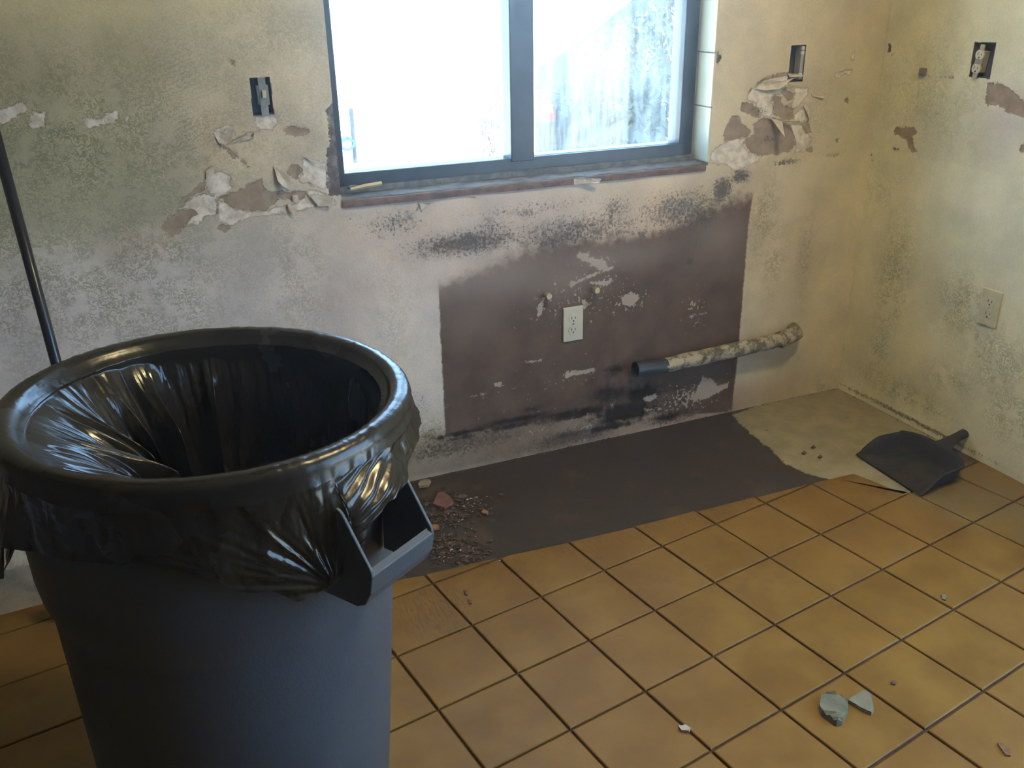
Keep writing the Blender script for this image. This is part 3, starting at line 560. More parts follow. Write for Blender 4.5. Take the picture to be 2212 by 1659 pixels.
for i in range(-14, 24):
    for j in range(-8, 28):
        ctr, c = cell(i, j)
        ok = [inside(p) for p in c] + [inside(ctr)]
        if not any(ok): continue
        dense = []
        for k in range(4):
            for s_ in range(24): dense.append(c[k] + (c[(k + 1) % 4] - c[k]) * s_ / 24)
        ink = [inside(p) for p in dense]
        if all(ink): full.append((ctr, c)); continue
        if sum(ink) < 6: continue
        n = len(dense); st_ = next(k for k in range(n) if ink[k] and not ink[k - 1])
        seq = [dense[(st_ + k) % n] for k in range(n)]; fl = [ink[(st_ + k) % n] for k in range(n)]
        last = max(k for k in range(n) if fl[k]) if not all(fl) else n - 1
        run = [seq[k] for k in range(n) if fl[k]]
        # keep corners only on the straight sides
        a, b = run[-1], run[0]
        keepp = [p for k, p in enumerate(run) if k in (0, len(run) - 1) or any(np.allclose(p, q) for q in c)]
        if a[1] > g(a[0]) - 0.02 and b[1] > g(b[0]) - 0.02:
            lo, hi = min(a[0], b[0]), max(a[0], b[0])
            xx = sorted([v for v in gx if lo + 0.004 < v < hi - 0.004], reverse=a[0] > b[0])
            keepp += [np.array([v, g(v) - 0.001]) for v in xx]
        if len(keepp) >= 3: cut.append((ctr, keepp))
full.sort(key=lambda q: (q[0][0] - CAM[0] - 0.9) ** 2 + (q[0][1] - CAM[1] - 1.3) ** 2)
near = full[:230]; far = full[230:]
for ctr, c in near:
    if full_me is None:
        full_me = tile_mesh(c, ctr); full_me.materials.append(MAT_TILE)
    o = bpy.data.objects.new('tile', full_me); COL.objects.link(o); o.parent = floor
    o.location = (ctr[0], ctr[1], TTOP + rng.uniform(-0.0006, 0.0006)); o.rotation_euler = (rng.uniform(-.002, .002), rng.uniform(-.002, .002), 0)
for ctr, c in cut:
    o = link('tile', tile_mesh(c, ctr), MAT_TILE, floor); o.location = (ctr[0], ctr[1], TTOP)
bm = bmesh.new()
for ctr, c in far:
    vs = [bm.verts.new((p[0], p[1], z)) for z in (-0.009, 0) for p in c]
    bm.faces.new(vs[4:]); [bm.faces.new((vs[k], vs[(k + 1) % 4], vs[4 + (k + 1) % 4], vs[4 + k])) for k in range(4)]
link('tile_field', bm_mesh(bm, 'tile_field'), MAT_TILE, floor, kind='stuff')

# ------------------------------------------------------------------ window
M_BRONZE = simple('dark_bronze_aluminium', (0.055, 0.062, 0.068), (0.04, 0.045, 0.05), 14, 0.38, metal=0.35, spec=0.5, bump=0.0003)
def glass(name, dirt_lo, dirt_hi, streak):
    t = T(name); co = t.coord()
    f = t.math('MULTIPLY', t.rng(t.noise(t.coord((26, 1, 3)), 3, 6, 0.6), 0.3, 0.75), streak)
    sp = t.math('MULTIPLY', t.rng(t.noise(co, 60, 5, 0.7), 0.62, 0.70), streak)
    f = t.math('ADD', t.math('MAXIMUM', f, sp), t.rng(t.noise(co, 4, 4), 0.3, 0.7, dirt_lo, dirt_hi), clamp=True)
    tr = t.n('ShaderNodeBsdfTransparent'); tr.inputs[0].default_value = (0.92, 0.96, 0.95, 1)
    tl = t.n('ShaderNodeBsdfTranslucent'); tl.inputs[0].default_value = (0.62, 0.68, 0.64, 1)
    gl = t.n('ShaderNodeBsdfGlossy'); gl.inputs['Roughness'].default_value = 0.05
    m1 = t.n('ShaderNodeMixShader'); t.put(m1.inputs[0], f); t.t.links.new(tr.outputs[0], m1.inputs[1]); t.t.links.new(tl.outputs[0], m1.inputs[2])
    m2 = t.n('ShaderNodeMixShader'); m2.inputs[0].default_value = 0.04; t.t.links.new(m1.outputs[0], m2.inputs[1]); t.t.links.new(gl.outputs[0], m2.inputs[2])
    t.t.links.new(m2.outputs[0], t.out.inputs[0]); return t.m
M_GL1 = glass('clean_window_glass', 0.02, 0.06, 0.06); M_GL2 = glass('dirty_window_glass', 0.015, 0.06, 0.10)
zb0 = Bk(1000, 380, FY)[1]; zb1 = Bk(1000, 352, FY)[1]
mx0 = Bk(1103, 345, FY)[0]; mx1 = Bk(1153, 345, FY)[0]
rx0 = Bk(1476, 150, FY)[0]
sx1 = WX1 - 0.006
zr = Bk(1300, 325, FY)[1]
window = link('window_1', boxes([((WX0 - 0.002, FY, zb0 - 0.022), (sx1, FY + 0.07, zb1)), ((WX0, FY, WZ1 - 0.05), (sx1, FY + 0.07, WZ1)), ((WX0, FY, zb1 - 0.004), (WX0 + 0.035, FY + 0.07, WZ1 - 0.04)),
    ((rx0, FY, zb1 - 0.004), (sx1, FY + 0.07, WZ1 - 0.04)), ((mx0, FY - 0.006, zb1 - 0.01), (mx1, FY + 0.06, WZ1 - 0.04))], 'window_1', 0.003), M_BRONZE, kind='structure')
link('sash_rail', boxes([((mx1 - 0.004, FY + 0.012, zb1 - 0.003), (rx0 + 0.004, FY + 0.036, zr + 0.001)), ((mx1 - 0.004, FY + 0.012, WZ1 - 0.08), (rx0 + 0.004, FY + 0.036, WZ1 - 0.045))], 'sash_rail', 0.002), M_BRONZE, window)
link('sill_track', boxes([((WX0 - 0.002, FY - 0.016, zb0 - 0.018), (sx1, FY + 0.002, zb0 + 0.001))], 'sill_track', 0.0015), simple('dusty_track', (0.20, 0.19, 0.18), (0.10, 0.10, 0.10), 40, 0.6, bump=0.001), window)
link('window_pane', boxes([((WX0 + 0.033, FY + 0.045, zb1 - 0.002), (mx0 + 0.002, FY + 0.049, WZ1 - 0.045))], 'window_pane'), M_GL1, window)
o = link('window_pane', boxes([((mx1 - 0.002, FY + 0.022, zr - 0.003), (rx0 + 0.002, FY + 0.026, WZ1 - 0.07))], 'window_pane'), M_GL2, window); o['label'] = 'dirty streaked glass'
# rough sill: broken masonry bed with a strip of old wood along its front
def rough_slab(name, x0, x1, y0, y1, z0, z1, amp, seed, mat, parent, nx=160, ny=10, slope=0.0):
    xs_ = np.linspace(x0, x1, nx); prof = [(y0, z0), (y0, (z0 + z1) / 2), (y0, z1)] + [(y0 + (y1 - y0) * k / ny, z1) for k in range(1, ny + 1)]
    P = np.zeros((nx, len(prof), 3))
    for k, (yy, zz) in enumerate(prof):
        a = (fbm(xs_ * 14, yy * 60 + k * 1.3 + seed + 0 * xs_, seed, 4) - 0.5) * amp
        b = (fbm(xs_ * 22, k * 1.7 + 0 * xs_, seed + 5, 4) - 0.5) * amp
        P[:, k, 0] = xs_; P[:, k, 1] = yy + (a if k < 4 else 0); P[:, k, 2] = zz + (b if k > 0 else 0) + slope * (k / len(prof))
    me = grid_mesh(name, P[::-1]); 
    return link(name, me, mat, parent)
rough_slab('sill_bed', WX0 - 0.004, WX1 - 0.002, 0.006, FY + 0.01, WZ0 - 0.02, zb0 - 0.020, 0.010, 3, M_CONC, wall_back, slope=0.008)
rough_slab('sill_board', WX0 + 0.001, WX1 - 0.012, -0.006, 0.03, WZ0 - 0.016, WZ0 + 0.002, 0.007, 8, M_ROTWOOD, wall_back, ny=4)
zs_top = zb0 - 0.012
sw = simple('yellow_pine', (0.62, 0.47, 0.22), (0.50, 0.36, 0.16), 30, 0.6)
xa, za = Bk(757, 409, 0.03); xb, zb_ = Bk(824, 396, 0.045)
bm = bmesh.new(); tube(bm, [(xa, 0.03, za), ((xa + xb) / 2, 0.037, (za + zb_) / 2 + 0.001), (xb, 0.045, zb_)], [0.004, 0.0065, 0.006], 4)
link('wood_sliver', bm_mesh(bm, 'wood_sliver'), sw, label='pale yellow wood sliver lying on the left end of the window sill', cat='wood scrap')
xa, za = Bk(762, 386, 0.05)
bm = bmesh.new(); bmesh.ops.create_icosphere(bm, subdivisions=2, radius=0.011)
for v in bm.verts: v.co = Vector((v.co.x * 1.5 * (0.8 + 0.5 * random.random()), v.co.y, v.co.z * 0.55))
o = link('mortar_lump', bm_mesh(bm, 'mortar_lump'), M_CONC, label='dark mortar crumb on the window sill behind the wood sliver', cat='rubble'); o.location = (xa, 0.058, zb0 + 0.004)

# ------------------------------------------------------------------ the glazed door out of frame, right wall
link('foundation', boxes([((XL, YB, -0.2), (0.012, 0.012, -0.02))], 'foundation'), M_CONC, floor)
door = link('door_1', boxes([((0.03, DY0, 0), (0.10, DY0 + 0.05, DZ1)), ((0.03, DY1 - 0.05, 0), (0.10, DY1, DZ1)), ((0.03, DY0, DZ1 - 0.05), (0.10, DY1, DZ1)), ((0.03, DY0, 0), (0.10, DY1, 0.04)), ((0.04, (DY0 + DY1) / 2 - 0.03, 0), (0.09, (DY0 + DY1) / 2 + 0.03, DZ1))], 'door_1', 0.002), M_BRONZE, kind='structure')
for a, b in ((DY0 + 0.05, (DY0 + DY1) / 2 - 0.03), ((DY0 + DY1) / 2 + 0.03, DY1 - 0.05)):
    link('door_pane', boxes([((0.062, a, 0.04), (0.066, b, DZ1 - 0.05))], 'door_pane'), M_GL1, door)

# ------------------------------------------------------------------ ceiling lamp (out of frame above)
lamp = empty('ceiling_lamp', (-1.05, -1.35, CEIL), 'round flush ceiling lamp above the bare kitchen floor', 'lamp')
bm = bmesh.new(); tube(bm, [(0, 0, 0), (0, 0, -0.03)], 0.17, 32); link('lamp_base', bm_mesh(bm, 'lamp_base'), M_CREAM, lamp)
ld = bpy.data.lights.new('lamp_light', 'AREA'); ld.shape = 'DISK'; ld.size = 0.32; ld.energy = 15.0; ld.color = (1.0, 0.80, 0.42)
lo = bpy.data.objects.new('lamp_light', ld); COL.objects.link(lo); lo.parent = lamp; lo.location = (0, 0, -0.035)

# ------------------------------------------------------------------ trash can
M_CAN = simple('grey_moulded_plastic', (0.062, 0.075, 0.092), (0.054, 0.066, 0.081), 6, 0.42, spec=0.4, bump=0.0006, bscale=220)
CX, CY, CH = -2.3165, -1.067, 0.848
TLT = -0.0389
can = empty('trash_can', (CX - 0.033, CY + 0.002, 0.008), 'large round grey plastic trash can with side handles, lined with a black bag', 'trash can')
can.rotation_euler = (0, -TLT * -1 * -1, 0)
can.rotation_euler = (0.0026, 0.0389, 0)
CZ = CH - 0.008
prof = [(0.0, 0.0), (0.235, 0.0), (0.246, 0.006), (0.249, 0.03), (0.258, 0.2), (0.268, 0.42), (0.273, 0.52), (0.276, 0.545), (0.284, 0.565), (0.289, 0.60), (0.293, 0.70), (0.296, CZ - 0.045), (0.302, CZ - 0.043), (0.305, CZ - 0.03), (0.305, CZ - 0.008), (0.300, CZ - 0.001), (0.290, CZ), (0.280, CZ - 0.003), (0.276, CZ - 0.02), (0.270, 0.6), (0.255, 0.45), (0.240, 0.02), (0.0, 0.012)]
def lathe(prof, n=128, ymin=None):
    th = np.linspace(0, 2 * PI, n, endpoint=False); P = np.zeros((n, len(prof), 3))
    for k, (r, z) in enumerate(prof): P[:, k, 0] = np.cos(th) * max(r, 1e-4); P[:, k, 1] = np.sin(th) * max(r, 1e-4); P[:, k, 2] = z
    return P
k0 = 11
link('can_body', grid_mesh('can_body', lathe(prof[:12] + [(0.285, CZ - 0.05), (0.27, 0.6), (0.255, 0.45), (0.24, 0.02), (0, 0.012)]), True), M_CAN, can)
link('can_rim', grid_mesh('can_rim', lathe([(0.285, CZ - 0.05)] + prof[11:19] + [(0.285, CZ - 0.05)]), True), M_CAN, can)
def handle(th):
    bm = bmesh.new(); u = Vector((math.cos(th), math.sin(th), 0)); v = Vector((-math.sin(th), math.cos(th), 0))
    def P(r, w, z): return u * r + v * w + Vector((0, 0, z))
    zt = CZ - 0.065; hw = 0.070
    side = [(0.285, zt), (0.322, zt - 0.002), (0.330, zt - 0.008), (0.378, zt - 0.082), (0.380, zt - 0.092), (0.376, zt - 0.118), (0.366, zt - 0.140), (0.350, zt - 0.150), (0.285, zt - 0.150)]
    for s in (-1, 1):
        for w0, w1 in ((hw * s, (hw - 0.006) * s),):
            a = [bm.verts.new(P(r, w0, z)) for r, z in side]; b = [bm.verts.new(P(r, w1, z)) for r, z in side]
            bm.faces.new(a); bm.faces.new(b[::-1])
            for k in range(len(side)): bm.faces.new((a[k], a[(k + 1) % len(side)], b[(k + 1) % len(side)], b[k]))
    # grip: hollow channel across the outer end
    gp = [(0.371, zt - 0.082), (0.380, zt - 0.090), (0.376, zt - 0.120), (0.364, zt - 0.142), (0.350, zt - 0.150), (0.340, zt - 0.146), (0.338, zt - 0.118), (0.344, zt - 0.116), (0.347, zt - 0.138), (0.354, zt - 0.142), (0.364, zt - 0.132), (0.370, zt - 0.112)]
    a = [bm.verts.new(P(r, -hw, z)) for r, z in gp]; b = [bm.verts.new(P(r, hw, z)) for r, z in gp]
    bm.faces.new(a); bm.faces.new(b[::-1])
    for k in range(len(gp)): bm.faces.new((a[k], a[(k + 1) % len(gp)], b[(k + 1) % len(gp)], b[k]))
    me = bm_mesh(bm, 'handle'); return me
for th in (math.radians(-55.5), math.radians(124.5)):
    o = link('handle', handle(th), M_CAN, can)
    md = o.modifiers.new('bevel', 'BEVEL'); md.width = 0.0018; md.segments = 2; md.limit_method = 'ANGLE'

# ------------------------------------------------------------------ black bag lining the can
t = T('black_polythene'); co = t.coord()
nn = t.noise(co, 30, 4, 0.6, 0.6); n2 = t.noise(co, 9, 4, 0.5)
t.bsdf(t.mix(t.rng(n2, 0.3, 0.7), (0.013, 0.0115, 0.009), (0.022, 0.019, 0.0135)), t.rng(n2, 0.3, 0.7, 0.17, 0.30), 0, 0.42, t.bump(nn, 0.0016, 0.35))
MAT_BAG = t.m
NU = 1100
TT = np.linspace(0, 2 * PI, NU, endpoint=False)
def ad(a, b): return (a - b + PI) % (2 * PI) - PI
def cyl(px, py, r):            # line of sight against the can's side: angle, height below the rim
    d = ray((px, py)); o_ = CAM - np.array([CX, CY, 0])
    a = d[0] ** 2 + d[1] ** 2; b = o_[0] * d[0] + o_[1] * d[1]; c = o_[0] ** 2 + o_[1] ** 2 - r * r
    q = b * b - a * c
    tt = (-b - math.sqrt(max(q, 0))) / a; p = o_ + d * tt; ang = math.atan2(p[1], p[0])
    return ang, p[2] - (CH + 0.305 * TLT * math.cos(ang))
hem = [cyl(px, py, 0.306) for px, py in [(60, 1160), (110, 1180), (200, 1198), (300, 1204), (380, 1206), (430, 1222), (520, 1262), (580, 1258), (625, 1273), (650, 1262), (685, 1248), (712, 1215), (735, 1190), (752, 1140), (765, 1105)]]
hem += [(math.radians(a), z) for a, z in ((-66, -0.092), (-55, -0.084), (-44, -0.078), (-40, -0.07), (-30, -0.062), (0, -0.07), (30, -0.09), (45, -0.12), (80, -0.15), (110, -0.12), (140, -0.13), (165, -0.17), (185, -0.16), (198, -0.19), (206, -0.17))]
hem = sorted([(a % (2 * PI), z) for a, z in hem])
ha = np.array([h[0] for h in hem]); hz_ = np.array([h[1] for h in hem])
ha = np.concatenate([ha - 2 * PI, ha, ha + 2 * PI]); hz_ = np.concatenate([hz_] * 3)
hemz = np.interp(TT, ha, hz_)
prof_top = [(0.3105, -0.030), (0.3105, -0.012), (0.308, -0.003), (0.302, 0.0035), (0.292, 0.005), (0.282, 0.003), (0.275, -0.004), (0.270, -0.016)]
NS, NI = 70, 150
rows = []
th = TT[:, None]
left = np.exp(-(ad(TT, math.radians(178)) / 0.85) ** 2)
# skirt, hem -> rim
gA = math.radians(-72); gZ = -0.175
for k in range(NS):
    f = k / NS; z = hemz * (1 - f) + (-0.030) * f
    flare = 0.010 * (1 - f) ** 1.5 * (0.5 + fbm(TT * 5, 0 * TT, 21, 3))
    da = ad(TT, gA) * 0.31; dz = z - gZ
    ang = np.arctan2(dz, -da); dist = np.hypot(da, dz)
    crease = (1 - np.abs(2 * fbm(ang * 5 + 3, dist * 5, 31, 3) - 1) * 2.2).clip(-1, 1) * 0.0055 * np.exp(-dist / 0.22) * smooth(0.0, 0.03, dist)
    band = np.exp(-(ad(TT, math.radians(-56)) / 0.16) ** 2)
    q = (z * 1.0 - (ad(TT, math.radians(-56)) * 0.31) * 0.42)
    tight = band * 0.0024 * np.sin(q * 420 + 2 * fbm(TT * 9, z * 20, 8, 2)) * smooth(-0.02, -0.04, z)
    bulge = 0.020 * np.exp(-((da + 0.035) / 0.05) ** 2 - ((z + 0.20) / 0.035) ** 2) + 0.012 * np.exp(-((da - 0.0) / 0.02) ** 2 - ((z + 0.165) / 0.02) ** 2)
    lt = np.exp(-(ad(TT, math.radians(196)) / 0.25) ** 2) * (1 - f) * 0.030
    r = 0.3115 + flare + crease * (1 - band) + tight + bulge + lt + (fbm(TT * 14, z * 22, 12, 4) - 0.5) * 0.006 * (1 - band * 0.8)
    bw = np.exp(-np.abs(ad(TT, math.radians(-56)) / 0.235) ** 4)
    r = np.maximum(r, 0.3080) + bw * 0.026 * smooth(-0.035, -0.080, z)
    # over the handle roots the film is pushed outward
    rows.append((r, z))
for (r, z) in prof_top:
    w = (fbm(TT * 22, 0 * TT + r * 60, 17, 3) - 0.5)
    rows.append((r + 0 * TT + 0.0012 * w * (1 if r < 0.30 else 0.4), z + 0.002 * w * (1 if r < 0.303 else 0)))
# inside: funnel with folds converging towards the bottom
folds = []
fr = np.random.default_rng(3)
for a in list(fr.uniform(95, 235, 15)) + list(fr.uniform(-120, 95, 11)):
    folds.append((math.radians(a), fr.uniform(0.02, 0.07), fr.uniform(-0.9, 0.9), fr.uniform(0.4, 1.0) * (1.25 if 95 < a < 235 else 0.6), fr.uniform(0.0, 0.03)))
for k in range(1, NI + 1):
    s = k / NI; d = 0.70 * s ** 1.45
    A = 0.018 + 0.155 * left + 0.03 * np.exp(-(ad(TT, math.radians(-110)) / 0.8) ** 2)
    r = 0.268 - A * (1 - np.exp(-d / 0.085)) - 0.05 * d
    zz = -0.016 - d + 0.03 * left * d
    f = 0
    for (a, w, tw, am, st_) in folds:
        wd_ = w * (1 + 2.0 * d); x_ = ad(TT, a + tw * d) / wd_
        f = f + am * np.exp(-np.abs(x_) ** 1.25) * smooth(st_, st_ + 0.10, d)
    r = r - 0.034 * f
    pk = (1 - np.abs(2 * fbm(TT * 11 + 1.5 * d, d * 3, 41, 2) - 1) * 2.0) * 0.010 * smooth(0, 0.06, d)
    r = r + pk * (0.4 + left) + (fbm(TT * 30, d * 26, 44, 3) - 0.5) * 0.004 * smooth(0, 0.05, d)
    r = np.clip(r, 0.035, 0.262 - 0.02 * s)
    rows.append((r, zz + 0.004 * (fbm(TT * 12, d * 12, 51, 3) - 0.5)))
P = np.zeros((NU, len(rows), 3))
for k, (r, z) in enumerate(rows):
    P[:, k, 0] = r * np.cos(TT); P[:, k, 1] = r * np.sin(TT); P[:, k, 2] = z + r * (TLT * np.cos(TT) + 0.0026 * np.sin(TT))
bag = link('trash_bag', grid_mesh('trash_bag', P, True), MAT_BAG, label='shiny black plastic bag lining the grey trash can, folded over its rim', cat='trash bag')
bag.location = (CX, CY, CH)
# hanging tail of the bag at the left
bm = bmesh.new()
o0 = Vector(hit((8, 1120), 1, CY + 0.02)); o1 = Vector(hit((30, 1130), 1, CY + 0.02))
pts = [Vector(hit(p, 1, CY - 0.02 - 0.02 * (i % 2))) for i, p in enumerate([(-20, 1110), (35, 1100), (45, 1150), (28, 1180), (20, 1212), (12, 1216), (10, 1180), (-15, 1172)])]
vs = [bm.verts.new(p) for p in pts]; bm.faces.new(vs)
bmesh.ops.triangulate(bm, faces=bm.faces[:]); bmesh.ops.subdivide_edges(bm, edges=bm.edges[:], cuts=2, fractal=0.25, seed=3)
bmesh.ops.solidify(bm, geom=bm.faces[:], thickness=0.0008)
me = bm_mesh(bm, 'bag_tail'); me.transform(Matrix.Translation(-bag.location)); link('bag_tail', me, MAT_BAG, bag)

# ------------------------------------------------------------------ broom leaning in the corner behind the can (only its handle shows)
M_POLE = simple('dark_blue_painted_tube', (0.018, 0.022, 0.034), (0.014, 0.017, 0.026), 20, 0.28, spec=0.6)
pb = Vector((*Fl(262, 1310), 0.0)); pt = Vector(hit((0, 330), 1, -0.10))
dirp = (pt - pb).normalized(); ptop = pb + dirp * 1.35
broom = empty('broom', pb, 'broom with a thin dark blue metal handle leaning on the wall behind the trash can', 'broom')
bm = bmesh.new(); tube(bm, [dirp * 0.11, dirp * 0.6, dirp * 1.20], 0.0125, 20); link('broom_handle', bm_mesh(bm, 'broom_handle'), M_POLE, broom, smooth_=True)
bm = bmesh.new(); tube(bm, [dirp * 1.20, dirp * 1.27, dirp * 1.285], [0.0135, 0.0135, 0.006], 20); link('grip_cap', bm_mesh(bm, 'grip_cap'), simple('black_rubber', (0.02, 0.02, 0.02)), broom, smooth_=True)
bm = bmesh.new(); box(bm, (-0.13, -0.02, 0.085), (0.13, 0.02, 0.12), 0.006); link('broom_head', bm_mesh(bm, 'broom_head'), M_POLE, broom)
bm = bmesh.new()
for k in range(26):
    x_ = -0.125 + 0.01 * k
    for yy in (-0.012, 0.0, 0.012): box(bm, (x_ - 0.0035, yy - 0.004, 0.004), (x_ + 0.0035, yy + 0.004, 0.088))
o = link('bristles', bm_mesh(bm, 'bristles'), simple('grey_bristle', (0.14, 0.14, 0.15)), broom); o['kind'] = 'stuff'

# ------------------------------------------------------------------ outlets and electrical boxes
M_IVORY = simple('ivory_plastic', (0.60, 0.56, 0.44), (0.56, 0.52, 0.40), 15, 0.4)
M_SLOT = simple('dark_slot', (0.03, 0.025, 0.02))
M_STEEL = simple('grey_galvanised_steel', (0.30, 0.32, 0.34), (0.18, 0.20, 0.22), 40, 0.45, metal=0.6, bump=0.0005)
M_BOXD = simple('dark_box_inside', (0.10, 0.112, 0.12), (0.07, 0.08, 0.088), 20, 0.7)
def rounded(bm, cx, cz, w, h, y0, y1, r=0.25, n=28):
    """receptacle face: circle flattened top and bottom"""
    a = []; b = []
    for k in range(n):
        t_ = 2 * PI * k / n; x_ = w / 2 * math.cos(t_); z_ = max(-h / 2, min(h / 2, w / 2 * math.sin(t_) * 1.02))
        a.append(bm.verts.new((cx + x_, y0, cz + z_))); b.append(bm.verts.new((cx + x_ * 0.96, y1, cz + z_ * 0.96)))
    bm.faces.new(a); bm.faces.new(b)
    for k in range(n): bm.faces.new((a[k], a[(k + 1) % n], b[(k + 1) % n], b[k]))
def sockets(parent, mat, y, dz=0.0195, w=0.034, slots=True):
    for s in (1, -1):
        bm = bmesh.new(); rounded(bm, 0, s * dz, w, w * 0.82, y + 0.004, y - 0.0015); link('socket_face', bm_mesh(bm, 'socket_face'), mat, parent)
        if slots:
            bm = bmesh.new(); zc_ = s * dz + 0.002
            box(bm, (-0.0075, y - 0.0019, zc_ - 0.0042), (-0.0052, y - 0.001, zc_ + 0.0048)); box(bm, (0.0052, y - 0.0019, zc_ - 0.0034), (0.0075, y - 0.001, zc_ + 0.004))
            tube(bm, [(0, y - 0.0019, zc_ - 0.0098), (0, y - 0.001, zc_ - 0.0098)], 0.0028, 12)
            link('socket_slots', bm_mesh(bm, 'socket_slots'), M_SLOT, parent)
q0 = Bk(1216, 662); q1 = Bk(1257, 735)
oc = ((q0[0] + q1[0]) / 2, (q0[1] + q1[1]) / 2)
outlet = empty('wall_outlet', (oc[0], 0.0, oc[1]), 'ivory duplex outlet with its cover plate on the brown paint under the window', 'outlet')
bm = bmesh.new(); box(bm, (-0.035, -0.0055, -0.0575), (0.035, 0.004, 0.0575), 0.0022); link('cover_plate', bm_mesh(bm, 'cover_plate'), M_IVORY, outlet)
sockets(outlet, M_IVORY, -0.0058)
bm = bmesh.new(); tube(bm, [(0, -0.005, 0), (0, -0.0068, 0)], 0.0032, 12); link('plate_screw', bm_mesh(bm, 'plate_screw'), M_STEEL, outlet)

def open_box(name, r, depth, label, plane='y', x_=0):
    """five-sided steel box let into the wall, r=(u0,u1,z0,z1)"""
    cu, cz = (r[0] + r[1]) / 2, (r[2] + r[3]) / 2; hw, hh = (r[1] - r[0]) / 2, (r[3] - r[2]) / 2
    loc = (cu, 0, cz) if plane == 'y' else (0, cu, cz)
    e = empty(name, loc, label, 'electrical box', 'open electrical boxes in the walls', rot=(0, 0, 0 if plane == 'y' else -PI / 2))
    w = 0.0022
    me = boxes([((-hw - w, 0.0, -hh - w), (-hw, depth, hh + w)), ((hw, 0.0, -hh - w), (hw + w, depth, hh + w)), ((-hw, 0.0, -hh - w), (hw, depth, -hh)), ((-hw, 0.0, hh), (hw, depth, hh + w)), ((-hw - w, depth, -hh - w), (hw + w, depth + w, hh + w))], 'steel_box')
    link('steel_box', me, M_BOXD, e); return e, hw, hh
e, hw, hh = open_box('electrical_box', LB, 0.042, 'open dark box with a grey toggle switch left of the window, torn paper around it')
link('switch_strap', boxes([((-0.006, -0.003, -hh - 0.004), (0.013, 0.001, hh)), ((-0.010, -0.001, -0.022), (0.018, 0.020, 0.026))], 'switch_strap', 0.001), simple('grey_strap', (0.26, 0.28, 0.29), (0.20, 0.21, 0.22), 60, 0.5), e)
link('switch_toggle', boxes([((0.001, -0.009, -0.004), (0.010, -0.002, 0.014))], 'switch_toggle', 0.001), M_IVORY, e)
e, hw, hh = open_box('electrical_box', RB, 0.045, 'open dark box with a sideways white-sided receptacle right of the window')
link('receptacle_body', boxes([((hw - 0.014, 0.003, -hh + 0.006), (hw - 0.001, 0.03, hh - 0.004))], 'receptacle_body', 0.001), simple('pale_grey_body', (0.42, 0.42, 0.40)), e)
for s in (hh - 0.022, -hh + 0.022, hh - 0.008):
    link('screw_terminal', boxes([((hw - 0.016, -0.001, s - 0.006), (hw - 0.004, 0.006, s + 0.003)), ((hw - 0.015, -0.002, s - 0.0085), (hw - 0.005, 0.004, s - 0.0068))], 'screw_terminal', 0.0008), simple('bright_plated_brass', (0.80, 0.80, 0.76), (0.7, 0.7, 0.66), 50, 0.3, metal=0.3), e)
e, hw, hh = open_box('electrical_box', RO, 0.045, 'open grey box with a bare ivory duplex receptacle on the right wall', 'x')
c_ = Rt(2117, 133)
rec = bpy.data.objects.new('receptacle', None); COL.objects.link(rec); rec.parent = e
# local axes: x runs towards -y of the room, y into the wall
lx = -(c_[0] - (RO[0] + RO[1]) / 2); lz = c_[1] - (RO[2] + RO[3]) / 2
rec.location = (lx, -0.004, lz); rec.rotation_euler = (0, math.radians(7), 0)
sockets(rec, M_IVORY, -0.004, 0.0195, 0.031)
link('strap', boxes([((-0.008, -0.003, -0.048), (0.008, 0.001, 0.048)), ((-0.013, -0.003, -0.03), (0.013, 0.02, 0.03))], 'strap', 0.001), simple('pale_strap', (0.40, 0.38, 0.30)), rec)
# outlet painted over, low on the right wall
c_ = Rt(2139, 665)
e = empty('wall_outlet', (0, c_[0], c_[1]), 'outlet painted over in the same olive cream as the right wall, low down', 'outlet', rot=(0, 0, -PI / 2))
M_PAINTED = simple('olive_cream_paint', (0.64, 0.61, 0.43), (0.54, 0.52, 0.37), 30, 0.8, bump=0.001)
bm = bmesh.new(); box(bm, (-0.035, -0.005, -0.0575), (0.035, 0.004, 0.0575), 0.0022); link('cover_plate', bm_mesh(bm, 'cover_plate'), M_PAINTED, e)
sockets(e, M_PAINTED, -0.0052)
# small square plug
c_ = Rt(1995, 155)
bm = bmesh.new(); box(bm, (-0.006, -0.012, -0.012), (0.006, 0.012, 0.012), 0.0035)
o = link('wall_plug', bm_mesh(bm, 'wall_plug'), simple('dull_brown_plug', (0.22, 0.17, 0.12), (0.15, 0.12, 0.09), 60, 0.8), label='small square brown plug left of the bare receptacle on the right wall', cat='plug'); o.location = (-0.003, c_[0], c_[1])

# ------------------------------------------------------------------ plumbing stubs
M_BRASS = simple('dull_brass', (0.48, 0.36, 0.20), (0.36, 0.26, 0.14), 60, 0.4, metal=0.5)
for px, py, lb in ((1185, 640, 'left one of the two capped brass pipe stubs above the outlet'), (1289, 627, 'right one of the two capped brass pipe stubs, high on the brown paint')):
    x_, z_ = Bk(px, py, -0.02); e = empty('pipe_stub', (x_, 0, z_), lb, 'pipe', 'capped pipe stubs under the window')
    bm = bmesh.new(); tube(bm, [(0, 0.01, 0), (0, -0.014, 0)], 0.0075, 20); link('stub', bm_mesh(bm, 'stub'), M_BRASS, e, smooth_=False)
    bm = bmesh.new(); tube(bm, [(0, -0.010, 0), (0, -0.024, 0), (0, -0.026, 0)], [0.0100, 0.0100, 0.0085], 24); link('end_cap', bm_mesh(bm, 'end_cap'), simple('pale_brass_cap', (0.56, 0.46, 0.30), (0.44, 0.34, 0.20), 50, 0.35, metal=0.4), e)
PY = -0.045
